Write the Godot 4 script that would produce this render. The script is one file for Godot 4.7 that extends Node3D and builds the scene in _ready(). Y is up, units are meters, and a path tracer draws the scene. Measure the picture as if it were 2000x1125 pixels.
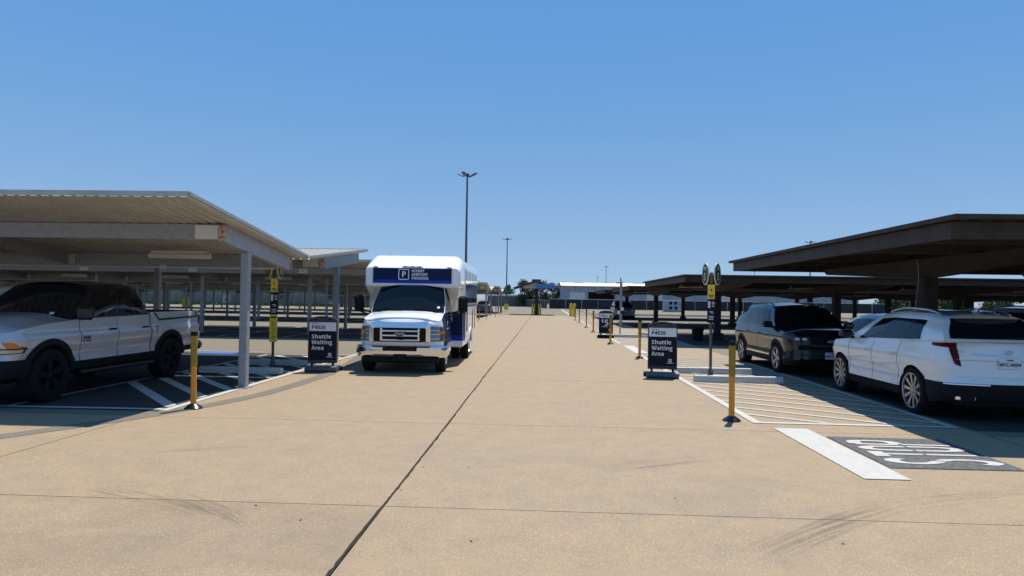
extends Node3D
# An airport parking lot: concrete lane, shuttle bus, carports on both sides, parked vehicles.
# x to the right, y up, and "d" is the distance ahead of the camera along the lane (z = -d).

class MB:
	var t := PackedVector3Array()
	var col := PackedColorArray()
	var cur := Color(1, 1, 1)
	var colored := false
	func tri(a: Vector3, b: Vector3, c: Vector3) -> void:
		t.append(a); t.append(b); t.append(c)
		if colored:
			col.append(cur); col.append(cur); col.append(cur)
	func quad(a: Vector3, b: Vector3, c: Vector3, d: Vector3) -> void:
		tri(a, b, c); tri(a, c, d)
	func tri_o(a: Vector3, b: Vector3, c: Vector3, o: Vector3) -> void:
		if (c - a).cross(b - a).dot((a + b + c) / 3.0 - o) < 0.0: tri(a, c, b)
		else: tri(a, b, c)
	func quad_o(a: Vector3, b: Vector3, c: Vector3, d: Vector3, o: Vector3) -> void:
		if (c - a).cross(b - d).dot((a + b + c + d) / 4.0 - o) < 0.0: quad(a, d, c, b)
		else: quad(a, b, c, d)
	func box(ctr: Vector3, size: Vector3, bev := 0.0, bas := Basis()) -> void:
		var h := size * 0.5
		var b: float = min(bev, min(h.x, min(h.y, h.z)) * 0.95)
		var corner := func(k: int, s: Vector3) -> Vector3:
			var v := Vector3(s.x * (h.x - (0.0 if k == 0 else b)), s.y * (h.y - (0.0 if k == 1 else b)), s.z * (h.z - (0.0 if k == 2 else b)))
			return ctr + bas * v
		for k in 3:
			var i := (k + 1) % 3
			var j := (k + 2) % 3
			for sg in [-1.0, 1.0]:
				var q := []
				for e in [[-1.0, -1.0], [1.0, -1.0], [1.0, 1.0], [-1.0, 1.0]]:
					var s := Vector3.ZERO
					s[k] = sg; s[i] = e[0]; s[j] = e[1]
					q.append(corner.call(k, s))
				quad_o(q[0], q[1], q[2], q[3], ctr)
		if b <= 0.0: return
		for k in 3:
			var i := (k + 1) % 3
			var j := (k + 2) % 3
			for si in [-1.0, 1.0]:
				for sj in [-1.0, 1.0]:
					var s0 := Vector3.ZERO
					s0[i] = si; s0[j] = sj; s0[k] = -1.0
					var s1 := s0
					s1[k] = 1.0
					quad_o(corner.call(i, s0), corner.call(i, s1), corner.call(j, s1), corner.call(j, s0), ctr)
		for sx in [-1.0, 1.0]:
			for sy in [-1.0, 1.0]:
				for sz in [-1.0, 1.0]:
					var s := Vector3(sx, sy, sz)
					tri_o(corner.call(0, s), corner.call(1, s), corner.call(2, s), ctr)
	func tube(p0: Vector3, p1: Vector3, r0: float, r1: float, n := 10, caps := true) -> void:
		var ax := (p1 - p0).normalized()
		var u := ax.cross(Vector3.UP if abs(ax.y) < 0.9 else Vector3.RIGHT).normalized()
		var v := ax.cross(u)
		var mid := (p0 + p1) * 0.5
		for i in n:
			var a := TAU * i / n
			var b := TAU * (i + 1) / n
			var da := u * cos(a) + v * sin(a)
			var db := u * cos(b) + v * sin(b)
			quad_o(p0 + da * r0, p0 + db * r0, p1 + db * r1, p1 + da * r1, mid)
			if caps:
				tri_o(p0, p0 + da * r0, p0 + db * r0, mid)
				tri_o(p1, p1 + da * r1, p1 + db * r1, mid)
	func lathe(prof: Array, n: int, xf: Transform3D) -> void:   # prof: [radius, along y]
		for i in n:
			var a := TAU * i / n
			var b := TAU * (i + 1) / n
			for k in prof.size() - 1:
				var r0: float = prof[k][0]
				var y0: float = prof[k][1]
				var r1: float = prof[k + 1][0]
				var y1: float = prof[k + 1][1]
				quad(xf * Vector3(cos(a) * r0, y0, sin(a) * r0), xf * Vector3(cos(a) * r1, y1, sin(a) * r1), xf * Vector3(cos(b) * r1, y1, sin(b) * r1), xf * Vector3(cos(b) * r0, y0, sin(b) * r0))
	func rows(g: Array, closed := false) -> void:               # g: rows of points
		for i in g.size() - 1:
			var m: int = g[i].size()
			for j in (m if closed else m - 1):
				var k := (j + 1) % m
				quad(g[i][j], g[i][k], g[i + 1][k], g[i + 1][j])
	func fan(pts: Array) -> void:
		for i in range(1, pts.size() - 1): tri(pts[0], pts[i], pts[i + 1])
	func poly(pts: PackedVector2Array, y0: float, y1: float) -> void:   # outline (x, d) -> flat plate between heights
		var id := Geometry2D.triangulate_polygon(pts)
		for i in range(0, id.size(), 3):
			var a := pts[id[i]]; var b := pts[id[i + 1]]; var c := pts[id[i + 2]]
			tri_o(Vector3(a.x, y1, -a.y), Vector3(b.x, y1, -b.y), Vector3(c.x, y1, -c.y), Vector3(a.x, y1 - 1, -a.y))
		for i in pts.size():
			var a := pts[i]; var b := pts[(i + 1) % pts.size()]
			quad(Vector3(a.x, y0, -a.y), Vector3(b.x, y0, -b.y), Vector3(b.x, y1, -b.y), Vector3(a.x, y1, -a.y))
	func mesh(angle := 38.0) -> ArrayMesh:
		var n := t.size()
		var fn := PackedVector3Array()
		fn.resize(n / 3)
		var nor := PackedVector3Array()
		nor.resize(n)
		for i in n / 3:
			fn[i] = (t[i * 3 + 2] - t[i * 3]).cross(t[i * 3 + 1] - t[i * 3])
		if angle <= 0.0:
			for i in n: nor[i] = fn[i / 3].normalized()
		else:
			var at := {}
			for i in n:
				var key := Vector3i((t[i] * 4000.0).round())
				if at.has(key): at[key].append(i / 3)
				else: at[key] = PackedInt32Array([i / 3])
			var lim := cos(deg_to_rad(angle))
			for i in n:
				var me := fn[i / 3]
				var un := me.normalized()
				var sum := Vector3.ZERO
				for q in at[Vector3i((t[i] * 4000.0).round())]:
					var o := fn[q]
					var l := o.length()
					if l > 1e-12 and o.dot(un) / l > lim: sum += o
				nor[i] = sum.normalized() if sum.length() > 1e-12 else Vector3.UP
		var arr := []
		arr.resize(Mesh.ARRAY_MAX)
		arr[Mesh.ARRAY_VERTEX] = t
		arr[Mesh.ARRAY_NORMAL] = nor
		if colored: arr[Mesh.ARRAY_COLOR] = col
		var m := ArrayMesh.new()
		m.add_surface_from_arrays(Mesh.PRIMITIVE_TRIANGLES, arr)
		return m

class Shell:    # a vehicle's lower body: a plan outline wrapped upwards, with height dependent insets
	var p := PackedVector2Array()      # (l, w) from the middle of the nose to the middle of the tail
	var nn := PackedVector2Array()
	var acc := PackedFloat32Array()
	var side: Array
	var front: Array
	var rear: Array
	var total := 0.0
	func _init(lf: float, lr: float, hw: float, rf: Vector2, rr: Vector2, bf: float, br: float, barrel: float, s: Array, f: Array, r: Array) -> void:
		side = s; front = f; rear = r
		for i in 9:
			var w := (hw - rf.y) * i / 9.0
			p.append(Vector2(lf - bf * pow(w / (hw - rf.y), 2.0), w))
		for i in 13:
			var a := PI / 2 * i / 12.0
			p.append(Vector2(lf - bf - rf.x + rf.x * cos(a), hw - rf.y + rf.y * sin(a)))
		var l0 := lf - bf - rf.x
		var l1 := lr + br + rr.x
		for i in range(1, 40):
			p.append(Vector2(lerpf(l0, l1, i / 40.0), hw))
		for i in 13:
			var a := PI / 2 * (1.0 - i / 12.0)
			p.append(Vector2(lr + br + rr.x - rr.x * cos(a), hw - rr.y + rr.y * sin(a)))
		for i in range(1, 10):
			var w := (hw - rr.y) * (1.0 - i / 9.0)
			p.append(Vector2(lr + br * pow(w / (hw - rr.y), 2.0), w))
		var mid := (lf + lr) * 0.5
		var half := (lf - lr) * 0.5
		for i in p.size():
			p[i].y *= 1.0 - barrel * pow((p[i].x - mid) / half, 2.0)
		acc.append(0.0)
		for i in range(1, p.size()):
			total += p[i].distance_to(p[i - 1])
			acc.append(total)
		for i in p.size():
			var d := p[min(i + 1, p.size() - 1)] - p[max(i - 1, 0)]
			if i == 0 or i == p.size() - 1: d.x = 0.0
			nn.append(Vector2(d.y, -d.x).normalized())
	static func tab(a: Array, h: float) -> float:
		if h <= a[0][0]: return a[0][1]
		for i in range(1, a.size()):
			if h <= a[i][0]:
				return lerpf(a[i - 1][1], a[i][1], (h - a[i - 1][0]) / (a[i][0] - a[i - 1][0]))
		return a[-1][1]
	func plan(s: float) -> Array:
		var i: int = clampi(acc.bsearch(s) - 1, 0, p.size() - 2)
		var f := clampf((s - acc[i]) / max(acc[i + 1] - acc[i], 1e-9), 0, 1)
		return [p[i].lerp(p[i + 1], f), nn[i].lerp(nn[i + 1], f).normalized()]
	func at(s: float, h: float, sg: float, off := 0.0) -> Vector3:
		var q := plan(s)
		var n: Vector2 = q[1]
		var ins := tab(side, h) * n.y * n.y + (tab(front, h) if n.x > 0 else tab(rear, h)) * n.x * n.x
		var v: Vector2 = q[0] - n * (ins - off)
		return Vector3(sg * max(v.y, 0.0), h, -v.x)
	func s_l(l: float) -> float:
		for i in range(1, p.size()):
			if p[i].x <= l:
				var a := p[i - 1]
				return lerpf(acc[i - 1], acc[i], clampf((a.x - l) / max(a.x - p[i].x, 1e-6), 0, 1))
		return total
	func s_wf(w: float) -> float:
		for i in range(1, p.size()):
			if p[i].y >= w: return lerpf(acc[i - 1], acc[i], (w - p[i - 1].y) / max(p[i].y - p[i - 1].y, 1e-6))
		return 0.0
	func s_wr(w: float) -> float:
		for i in range(p.size() - 2, -1, -1):
			if p[i].y >= w: return lerpf(acc[i + 1], acc[i], (w - p[i + 1].y) / max(p[i].y - p[i + 1].y, 1e-6))
		return total

var used := {}
var M := {}
var rng := RandomNumberGenerator.new()

func numbered(called: String) -> String:
	var k: int = used.get(called, 0)
	used[called] = k + 1
	return called if k == 0 else "%s_%03d" % [called, k]
func thing(called: String, label: String, category: String, pos := Vector3.ZERO, turn := 0.0, group := "") -> Node3D:
	var o := Node3D.new()
	o.name = numbered(called)
	add_child(o)
	o.position = pos
	o.rotation.y = turn
	tag(o, label, category, group)
	return o
func tag(o: Node, label: String, category: String, group := "") -> void:
	o.set_meta("label", label)
	o.set_meta("category", category)
	if group != "": o.set_meta("group", group)
func struct_node(called: String) -> Node3D:
	var o := Node3D.new()
	o.name = numbered(called)
	o.set_meta("kind", "structure")
	add_child(o)
	return o
func part(parent: Node, called: String, mesh: Mesh, mat: Material, pos := Vector3.ZERO, bas := Basis()) -> MeshInstance3D:
	var o := MeshInstance3D.new()
	o.name = called
	o.mesh = mesh
	o.material_override = mat
	o.transform = Transform3D(bas, pos)
	parent.add_child(o, true)
	return o
func copy(o: Node3D, label: String, pos: Vector3, turn := 0.0) -> Node3D:
	var c: Node3D = o.duplicate()
	c.name = numbered(String(o.name).rstrip("0123456789_") )
	add_child(c)
	c.position = pos
	c.rotation.y = turn
	c.set_meta("label", label)
	return c
func mat(r: float, g: float, b: float, rough := 0.7, metal := 0.0) -> StandardMaterial3D:   # linear base colour
	var m := StandardMaterial3D.new()
	m.albedo_color = Color(r, g, b).linear_to_srgb()
	m.roughness = rough
	m.metallic = metal
	m.cull_mode = BaseMaterial3D.CULL_DISABLED
	return m
func paint(r: float, g: float, b: float, rough := 0.4, metal := 0.0) -> StandardMaterial3D:
	var m := mat(r, g, b, rough, metal)
	m.clearcoat_enabled = true
	m.clearcoat = 1.0
	m.clearcoat_roughness = 0.06
	return m
func tri_tex(m: StandardMaterial3D, img: Image, metres: float, nrm: Image = null, nscale := 0.5) -> StandardMaterial3D:
	m.albedo_texture = ImageTexture.create_from_image(img)
	m.uv1_triplanar = true
	m.uv1_world_triplanar = true
	m.uv1_scale = Vector3.ONE / metres
	if nrm:
		m.normal_enabled = true
		m.normal_texture = ImageTexture.create_from_image(nrm)
		m.normal_scale = nscale
	return m
func noise_bytes(size: int, freq: float, sd: int, oct := 4, type := FastNoiseLite.TYPE_SIMPLEX_SMOOTH) -> PackedByteArray:
	var n := FastNoiseLite.new()
	n.noise_type = type
	n.seed = sd
	n.frequency = freq
	n.fractal_octaves = oct
	var im := n.get_seamless_image(size, size, false, false, 0.12, true)
	im.convert(Image.FORMAT_L8)
	return im.get_data()
func concrete_images() -> Array:
	var n := 1024
	var a := noise_bytes(n, 0.006, 11, 5)
	var b := noise_bytes(n, 0.03, 23, 4)
	var f := noise_bytes(n, 0.25, 37, 2)
	var s := noise_bytes(n, 0.075, 5, 1, FastNoiseLite.TYPE_CELLULAR)
	var px := PackedByteArray()
	px.resize(n * n * 3)
	var hp := PackedByteArray()
	hp.resize(n * n * 3)
	rng.seed = 9
	for i in n * n:
		var v := 0.80 + (a[i] - 128) / 128.0 * 0.025 + (b[i] - 128) / 128.0 * 0.03 + (f[i] - 128) / 128.0 * 0.09
		var warm := (a[i] - 128) / 128.0 * 0.012
		var r := rng.randf()
		if s[i] < 40 and (i * 7919) % 11 < 9: v += 0.20 * (1.0 - s[i] / 52.0)          # pale aggregate
		elif f[i] < 70: v -= 0.08
		v += (r - 0.5) * 0.09
		px[i * 3] = clampi(int((v + warm) * 255), 0, 255)
		px[i * 3 + 1] = clampi(int(v * 255), 0, 255)
		px[i * 3 + 2] = clampi(int((v - warm) * 255), 0, 255)
		var hv := clampi(int(f[i] * 0.5 + b[i] * 0.3 + r * 40), 0, 255)
		hp[i * 3] = hv; hp[i * 3 + 1] = hv; hp[i * 3 + 2] = hv
	var im := Image.create_from_data(n, n, false, Image.FORMAT_RGB8, px)
	var nm := Image.create_from_data(n, n, false, Image.FORMAT_RGB8, hp)
	nm.bump_map_to_normal_map(1.5)
	return [im, nm]
func mottle(sd: int, lo: float, hi: float, freq := 0.02, tint := Vector3(1, 1, 1), n := 256, oct := 5) -> Image:
	var a := noise_bytes(n, freq, sd, oct)
	var px := PackedByteArray()
	px.resize(n * n * 3)
	for i in n * n:
		var v := lerpf(lo, hi, a[i] / 255.0)
		var w := 1.0 - v
		for k in 3: px[i * 3 + k] = clampi(int((1.0 - w * tint[k]) * 255), 0, 255)
	return Image.create_from_data(n, n, false, Image.FORMAT_RGB8, px)
func V(x: float, h: float, d: float) -> Vector3: return Vector3(x, h, -d)
func letters(parent: Node, s: String, em: float, pos: Vector3, bas: Basis, m: Material, bold := true, align := HORIZONTAL_ALIGNMENT_LEFT, called := "lettering", depth := 0.004) -> MeshInstance3D:
	var f := SystemFont.new()
	f.font_names = PackedStringArray(["Droid Sans"])
	f.font_weight = 700 if bold else 400
	var t := TextMesh.new()
	t.text = s
	t.font = f
	t.font_size = 64
	t.pixel_size = em / 64.0
	t.depth = depth
	t.curve_step = 2.0
	t.horizontal_alignment = align
	t.vertical_alignment = VERTICAL_ALIGNMENT_CENTER
	return part(parent, called, t, m, pos, bas)

func make_materials() -> void:
	var cc := concrete_images()
	M.slab = tri_tex(mat(0.455, 0.342, 0.220, 0.82), cc[0], 3.1, cc[1], 0.35)
	M.slab.vertex_color_use_as_albedo = true
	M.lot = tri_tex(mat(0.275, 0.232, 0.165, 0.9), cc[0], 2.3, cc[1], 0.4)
	M.lot_far = tri_tex(mat(0.30, 0.25, 0.18, 0.9), cc[0], 5.3)
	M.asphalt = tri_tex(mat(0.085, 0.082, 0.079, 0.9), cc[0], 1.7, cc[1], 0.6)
	M.strip = tri_tex(mat(0.235, 0.215, 0.175, 0.9), cc[0], 2.7, cc[1], 0.4)
	M.sealant = mat(0.030, 0.026, 0.022, 0.8)
	var worn := mottle(71, 0.90, 1.03, 0.05)
	M.line = tri_tex(mat(0.70, 0.69, 0.66, 0.75), cc[0], 1.3, cc[1], 0.5)
	M.pad = tri_tex(mat(0.115, 0.118, 0.125, 0.75), mottle(75, 0.75, 1.1, 0.05), 1.1)
	M.blue_paint = tri_tex(mat(0.03, 0.12, 0.5, 0.7), worn, 1.1)
	M.galv = tri_tex(mat(0.31, 0.325, 0.345, 0.5, 0.1), mottle(81, 0.92, 1.03, 0.03), 1.3)
	M.roof_sheet = tri_tex(mat(0.50, 0.49, 0.45, 0.55, 0.0), mottle(83, 0.88, 1.03, 0.015, Vector3(0.9, 1, 1.2)), 3.2)
	M.rust = tri_tex(mat(0.50, 0.45, 0.37, 0.85), mottle(85, 0.25, 1.25, 0.03, Vector3(0.35, 0.95, 1.35)), 0.8)
	M.brown = tri_tex(mat(0.058, 0.051, 0.049, 0.6), mottle(87, 0.85, 1.06, 0.02), 2.1)
	M.white_fix = mat(0.62, 0.62, 0.58, 0.5)
	M.tyre = mat(0.014, 0.014, 0.015, 0.85)
	M.black = mat(0.012, 0.012, 0.013, 0.55)
	M.black_gloss = mat(0.010, 0.010, 0.012, 0.25)
	M.plastic = mat(0.014, 0.014, 0.015, 0.7)
	M.glass = mat(0.006, 0.008, 0.010, 0.04)
	M.glass.metallic_specular = 0.4
	M.chrome = mat(0.75, 0.76, 0.78, 0.10, 1.0)
	M.alloy = mat(0.42, 0.43, 0.45, 0.28, 0.9)
	M.alloy_dark = mat(0.08, 0.08, 0.085, 0.35, 0.8)
	M.lamp_housing = mat(0.22, 0.22, 0.22, 0.18, 0.5)
	M.amber = mat(0.75, 0.20, 0.02, 0.2)
	M.red_lens = mat(0.085, 0.004, 0.008, 0.3)
	M.lens = mat(0.62, 0.61, 0.57, 0.12, 0.0)
	M.lens.clearcoat_enabled = true
	M.plate = mat(0.75, 0.76, 0.78, 0.5)
	M.plate_ink = mat(0.03, 0.03, 0.06, 0.6)
	M.badge = mat(0.35, 0.36, 0.38, 0.2, 0.9)
	M.navy = mat(0.006, 0.018, 0.065, 0.5)
	M.blue = mat(0.008, 0.045, 0.34, 0.5)
	M.bus_white = paint(0.80, 0.81, 0.82, 0.4)
	M.suv_white = paint(0.80, 0.79, 0.76, 0.4)
	M.silver = paint(0.50, 0.50, 0.51, 0.38, 0.3)
	M.car_black = paint(0.006, 0.009, 0.015, 0.35)
	M.car_grey = paint(0.30, 0.33, 0.38, 0.32, 0.3)
	M.car_far = paint(0.05, 0.06, 0.075, 0.35)
	M.sign_frame = mat(0.060, 0.063, 0.075, 0.6)
	M.sign_face = mat(0.010, 0.013, 0.022, 0.55)
	M.sign_white = mat(0.72, 0.73, 0.76, 0.6)
	M.sign_base = tri_tex(mat(0.10, 0.12, 0.16, 0.5), mottle(91, 0.7, 1.1, 0.04), 0.6)
	M.yellow_post = tri_tex(mat(0.76, 0.32, 0.025, 0.5), mottle(93, 0.78, 1.08, 0.04), 0.5)
	M.yellow_sleeve = tri_tex(mat(0.36, 0.235, 0.012, 0.45), mottle(95, 0.7, 1.08, 0.05), 0.4)
	M.yellow_sign = mat(0.78, 0.56, 0.04, 0.5)
	M.sign_green = mat(0.035, 0.042, 0.03, 0.5)
	M.sign_cream = mat(0.60, 0.58, 0.42, 0.5)
	M.dark_pole = mat(0.10, 0.105, 0.115, 0.5, 0.3)
	M.stop_white = tri_tex(mat(0.56, 0.56, 0.54, 0.8), mottle(97, 0.90, 1.03, 0.05), 0.8)
	M.far_wall = tri_tex(mat(0.36, 0.40, 0.44, 0.8), mottle(99, 0.85, 1.04, 0.02), 6.0)
	M.far_roof = mat(0.62, 0.58, 0.49, 0.7)
	M.low_wall = tri_tex(mat(0.20, 0.20, 0.19, 0.85), mottle(101, 0.75, 1.05, 0.02), 5.0)
	M.white_roof = mat(0.70, 0.70, 0.69, 0.7)
	M.mesh_screen = mat(0.022, 0.026, 0.034, 0.9)
	M.brick = tri_tex(mat(0.34, 0.17, 0.13, 0.9), mottle(103, 0.8, 1.05, 0.03), 3.0)
	M.tan_wall = tri_tex(mat(0.30, 0.27, 0.20, 0.9), mottle(105, 0.75, 1.05, 0.02), 4.0)
	M.grass = tri_tex(mat(0.085, 0.12, 0.03, 0.95), mottle(107, 0.5, 1.2, 0.03, Vector3(0.6, 0.8, 1.4)), 5.0)
	M.wire = mat(0.30, 0.32, 0.33, 0.5, 0.5)
	M.wire.transparency = BaseMaterial3D.TRANSPARENCY_ALPHA
	M.wire.albedo_color.a = 0.16
	M.bark = mat(0.07, 0.05, 0.035, 0.95)
	M.leaf = mat(1, 1, 1, 0.8)
	M.leaf.vertex_color_use_as_albedo = true
	M.skid = mat(0.05, 0.045, 0.04, 0.9)
	M.skid.transparency = BaseMaterial3D.TRANSPARENCY_ALPHA
	M.skid.albedo_color.a = 0.055
	M.kiosk_blue = mat(0.06, 0.20, 0.50, 0.5)
	M.kiosk_cream = mat(0.42, 0.38, 0.30, 0.7)
	M.bollard_yellow = mat(0.72, 0.46, 0.03, 0.55)
	M.car_black.metallic_specular = 0.12
	for k in ["black", "plastic", "tyre", "asphalt", "sealant", "brown", "pad", "navy", "blue", "sign_face", "sign_frame", "red_lens"]: M[k].metallic_specular = 0.25
	M.interior = mat(0.03, 0.03, 0.032, 0.9)

# ---------------------------------------------------------------- vehicles
# local frame: l forward (-z), w to the vehicle's right (x), h up
class Cabin:
	var la0: float; var la1: float; var lc0: float; var lc1: float
	var wb: float; var wr: float
	var roof: Array; var belt: Array
	var bow := 0.10; var tail := 0.06; var crown := 0.04; var fr := 0.09; var taper := 0.06
	func P(u: float, v: float, sg: float, off := 0.0) -> Vector3:
		var l0 := lerpf(la0, lc0, u)
		var l1 := lerpf(la1, lc1, u)
		var hb := Shell.tab(belt, l0)
		var hr := Shell.tab(roof, u)
		var tp := 1.0 - taper * pow(2.0 * u - 1.0, 2.0)
		var w0 := wb * (1.0 - taper * 0.5 * pow(2.0 * u - 1.0, 2.0))
		var w1 := wr * tp
		var w: float; var h: float
		if v <= 0.82:
			var k := v / 0.82
			h = lerpf(hb, hr - fr, k)
			w = lerpf(w0, w1, k) + 0.025 * sin(PI * k)
		else:
			var k := (v - 0.82) / 0.18
			var a := Vector2(w1, hr - fr)
			var b := Vector2(w1 - 0.02, hr)
			var c := Vector2(w1 - 0.15, hr + 0.002)
			var q := a.lerp(b, k).lerp(b.lerp(c, k), k)
			w = q.x; h = q.y
		var q2 := (h - hb) / maxf(hr - hb, 0.01)
		return Vector3(sg * (w + off), h, -lerpf(l0, l1, q2))
	func S(v: float, t: float, off := 0.0) -> Vector3:      # windscreen
		return P(0, v, -1).lerp(P(0, v, 1), (t + 1) * 0.5) + Vector3(0, off * 0.8, -bow * (1 - t * t) - off)
	func B(v: float, t: float, off := 0.0) -> Vector3:      # rear screen
		return P(1, v, -1).lerp(P(1, v, 1), (t + 1) * 0.5) + Vector3(0, off * 0.6, tail * (1 - t * t) + off)
	func R(u: float, t: float) -> Vector3:
		return P(u, 1, -1).lerp(P(u, 1, 1), (t + 1) * 0.5) + Vector3(0, crown * (1 - t * t), (1 - t * t) * lerpf(-bow, tail, u))

func patch_on(sh: Shell, sg: float, c: Array, off: float, nx := 8, ny := 4) -> MB:
	# c: four [s, h] corners in order; a thin plate proud of the shell, with a returned edge
	var mb := MB.new()
	var g := []
	for j in ny + 1:
		var r := []
		for i in nx + 1:
			var u := float(i) / nx
			var v := float(j) / ny
			var s := lerpf(lerpf(c[0][0], c[1][0], u), lerpf(c[3][0], c[2][0], u), v)
			var h := lerpf(lerpf(c[0][1], c[1][1], u), lerpf(c[3][1], c[2][1], u), v)
			r.append(sh.at(s, h, sg, off))
		g.append(r)
	mb.rows(g)
	for j in ny:
		for e in [0, nx]:
			var a: Vector3 = g[j][e]
			var b: Vector3 = g[j + 1][e]
			var ctr: Vector3 = g[ny / 2][nx / 2]
			var inw := Vector3(-signf(a.x) * 0.6, 0, (0.4 if ctr.z < 0 else -0.4)) * (off + 0.012)
			mb.quad(a, b, b + inw, a + inw)
	for i in nx:
		for e in [0, ny]:
			var a: Vector3 = g[e][i]
			var b: Vector3 = g[e][i + 1]
			var inw := Vector3(-signf(a.x) * 0.6, 0, (0.4 if a.z < 0 else -0.4)) * (off + 0.012)
			mb.quad(a, b, b + inw, a + inw)
	return mb

func make_wheel_meshes(r: float, wd: float, rr: float, spokes: int, split: bool, dish := 0.03) -> Dictionary:
	var ax := Transform3D(Basis(Vector3(0, 0, 1), -PI / 2), Vector3.ZERO)      # y -> x
	var ty := MB.new()
	var h := wd * 0.5
	ty.lathe([[rr * 0.96, -h + 0.01], [r * 0.90, -h], [r * 0.97, -h + 0.012], [r, -h + 0.04], [r, h - 0.04], [r * 0.97, h - 0.012], [r * 0.90, h], [(rr + r) * 0.48, h + 0.002], [rr * 1.02, h - 0.006], [rr * 0.96, h - 0.02]], 40, ax)
	for k in [-0.55, -0.2, 0.2, 0.55]:          # tread ribs between grooves
		ty.lathe([[r, h * k - 0.022], [r + 0.004, h * k - 0.018], [r + 0.004, h * k + 0.018], [r, h * k + 0.022]], 40, ax)
	var rim := MB.new()
	rim.lathe([[rr * 0.99, h - 0.022], [rr * 1.0, h + 0.004], [rr * 0.95, h + 0.002], [rr * 0.92, h - 0.03], [rr * 0.90, -h * 0.4]], 40, ax)
	var back := MB.new()
	back.lathe([[rr * 0.93, -h * 0.25], [0.0, -h * 0.25]], 30, ax)
	var sp := MB.new()
	sp.lathe([[0.0, h - dish + 0.012], [0.028, h - dish + 0.012], [0.034, h - dish], [0.075, h - dish - 0.005], [0.085, h - dish - 0.05]], 20, ax)
	for i in spokes:
		var a := TAU * i / spokes
		var subs := [-0.10, 0.10] if split else [0.0]
		for e in subs:
			var d0 := Vector3(0, cos(a + e * 0.4), sin(a + e * 0.4))
			var d1 := Vector3(0, cos(a + e * 1.3), sin(a + e * 1.3))
			var tn := Vector3(0, -sin(a), cos(a))
			var w0 := 0.026 if split else 0.018
			var w1 := 0.022 if split else 0.030
			var p0 := d0 * 0.055 + Vector3(h - dish, 0, 0)
			var p1 := d1 * rr * 0.95 + Vector3(h - 0.012, 0, 0)
			var dn := Vector3(-0.03, 0, 0)
			var q := [p0 - tn * w0, p0 + tn * w0, p1 + tn * w1, p1 - tn * w1]
			sp.quad(q[0], q[1], q[2], q[3])
			sp.quad(q[0], q[3], q[3] + dn, q[0] + dn)
			sp.quad(q[1], q[1] + dn, q[2] + dn, q[2])
	for i in 5:
		var a := TAU * (i + 0.5) / 5
		sp.tube(Vector3(h - dish - 0.01, cos(a) * 0.055, sin(a) * 0.055), Vector3(h - dish + 0.006, cos(a) * 0.055, sin(a) * 0.055), 0.009, 0.008, 6)
	return {"tyre": ty.mesh(), "rim": rim.mesh(), "back": back.mesh(), "spokes": sp.mesh()}
func put_wheel(t: Node3D, wm: Dictionary, pos: Vector3, rim_m: Material, spoke_m: Material) -> void:
	var w := Node3D.new()
	w.name = "wheel"
	w.position = pos
	if pos.x < 0: w.rotation.y = PI
	t.add_child(w, true)
	w.rotation.x = fmod(abs(pos.z) * 7.3, 1.0)
	part(w, "tyre", wm.tyre, M.tyre)
	part(w, "rim", wm.rim, rim_m)
	part(w, "brake_cover", wm.back, M.black)
	part(w, "spokes", wm.spokes, spoke_m)

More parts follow.
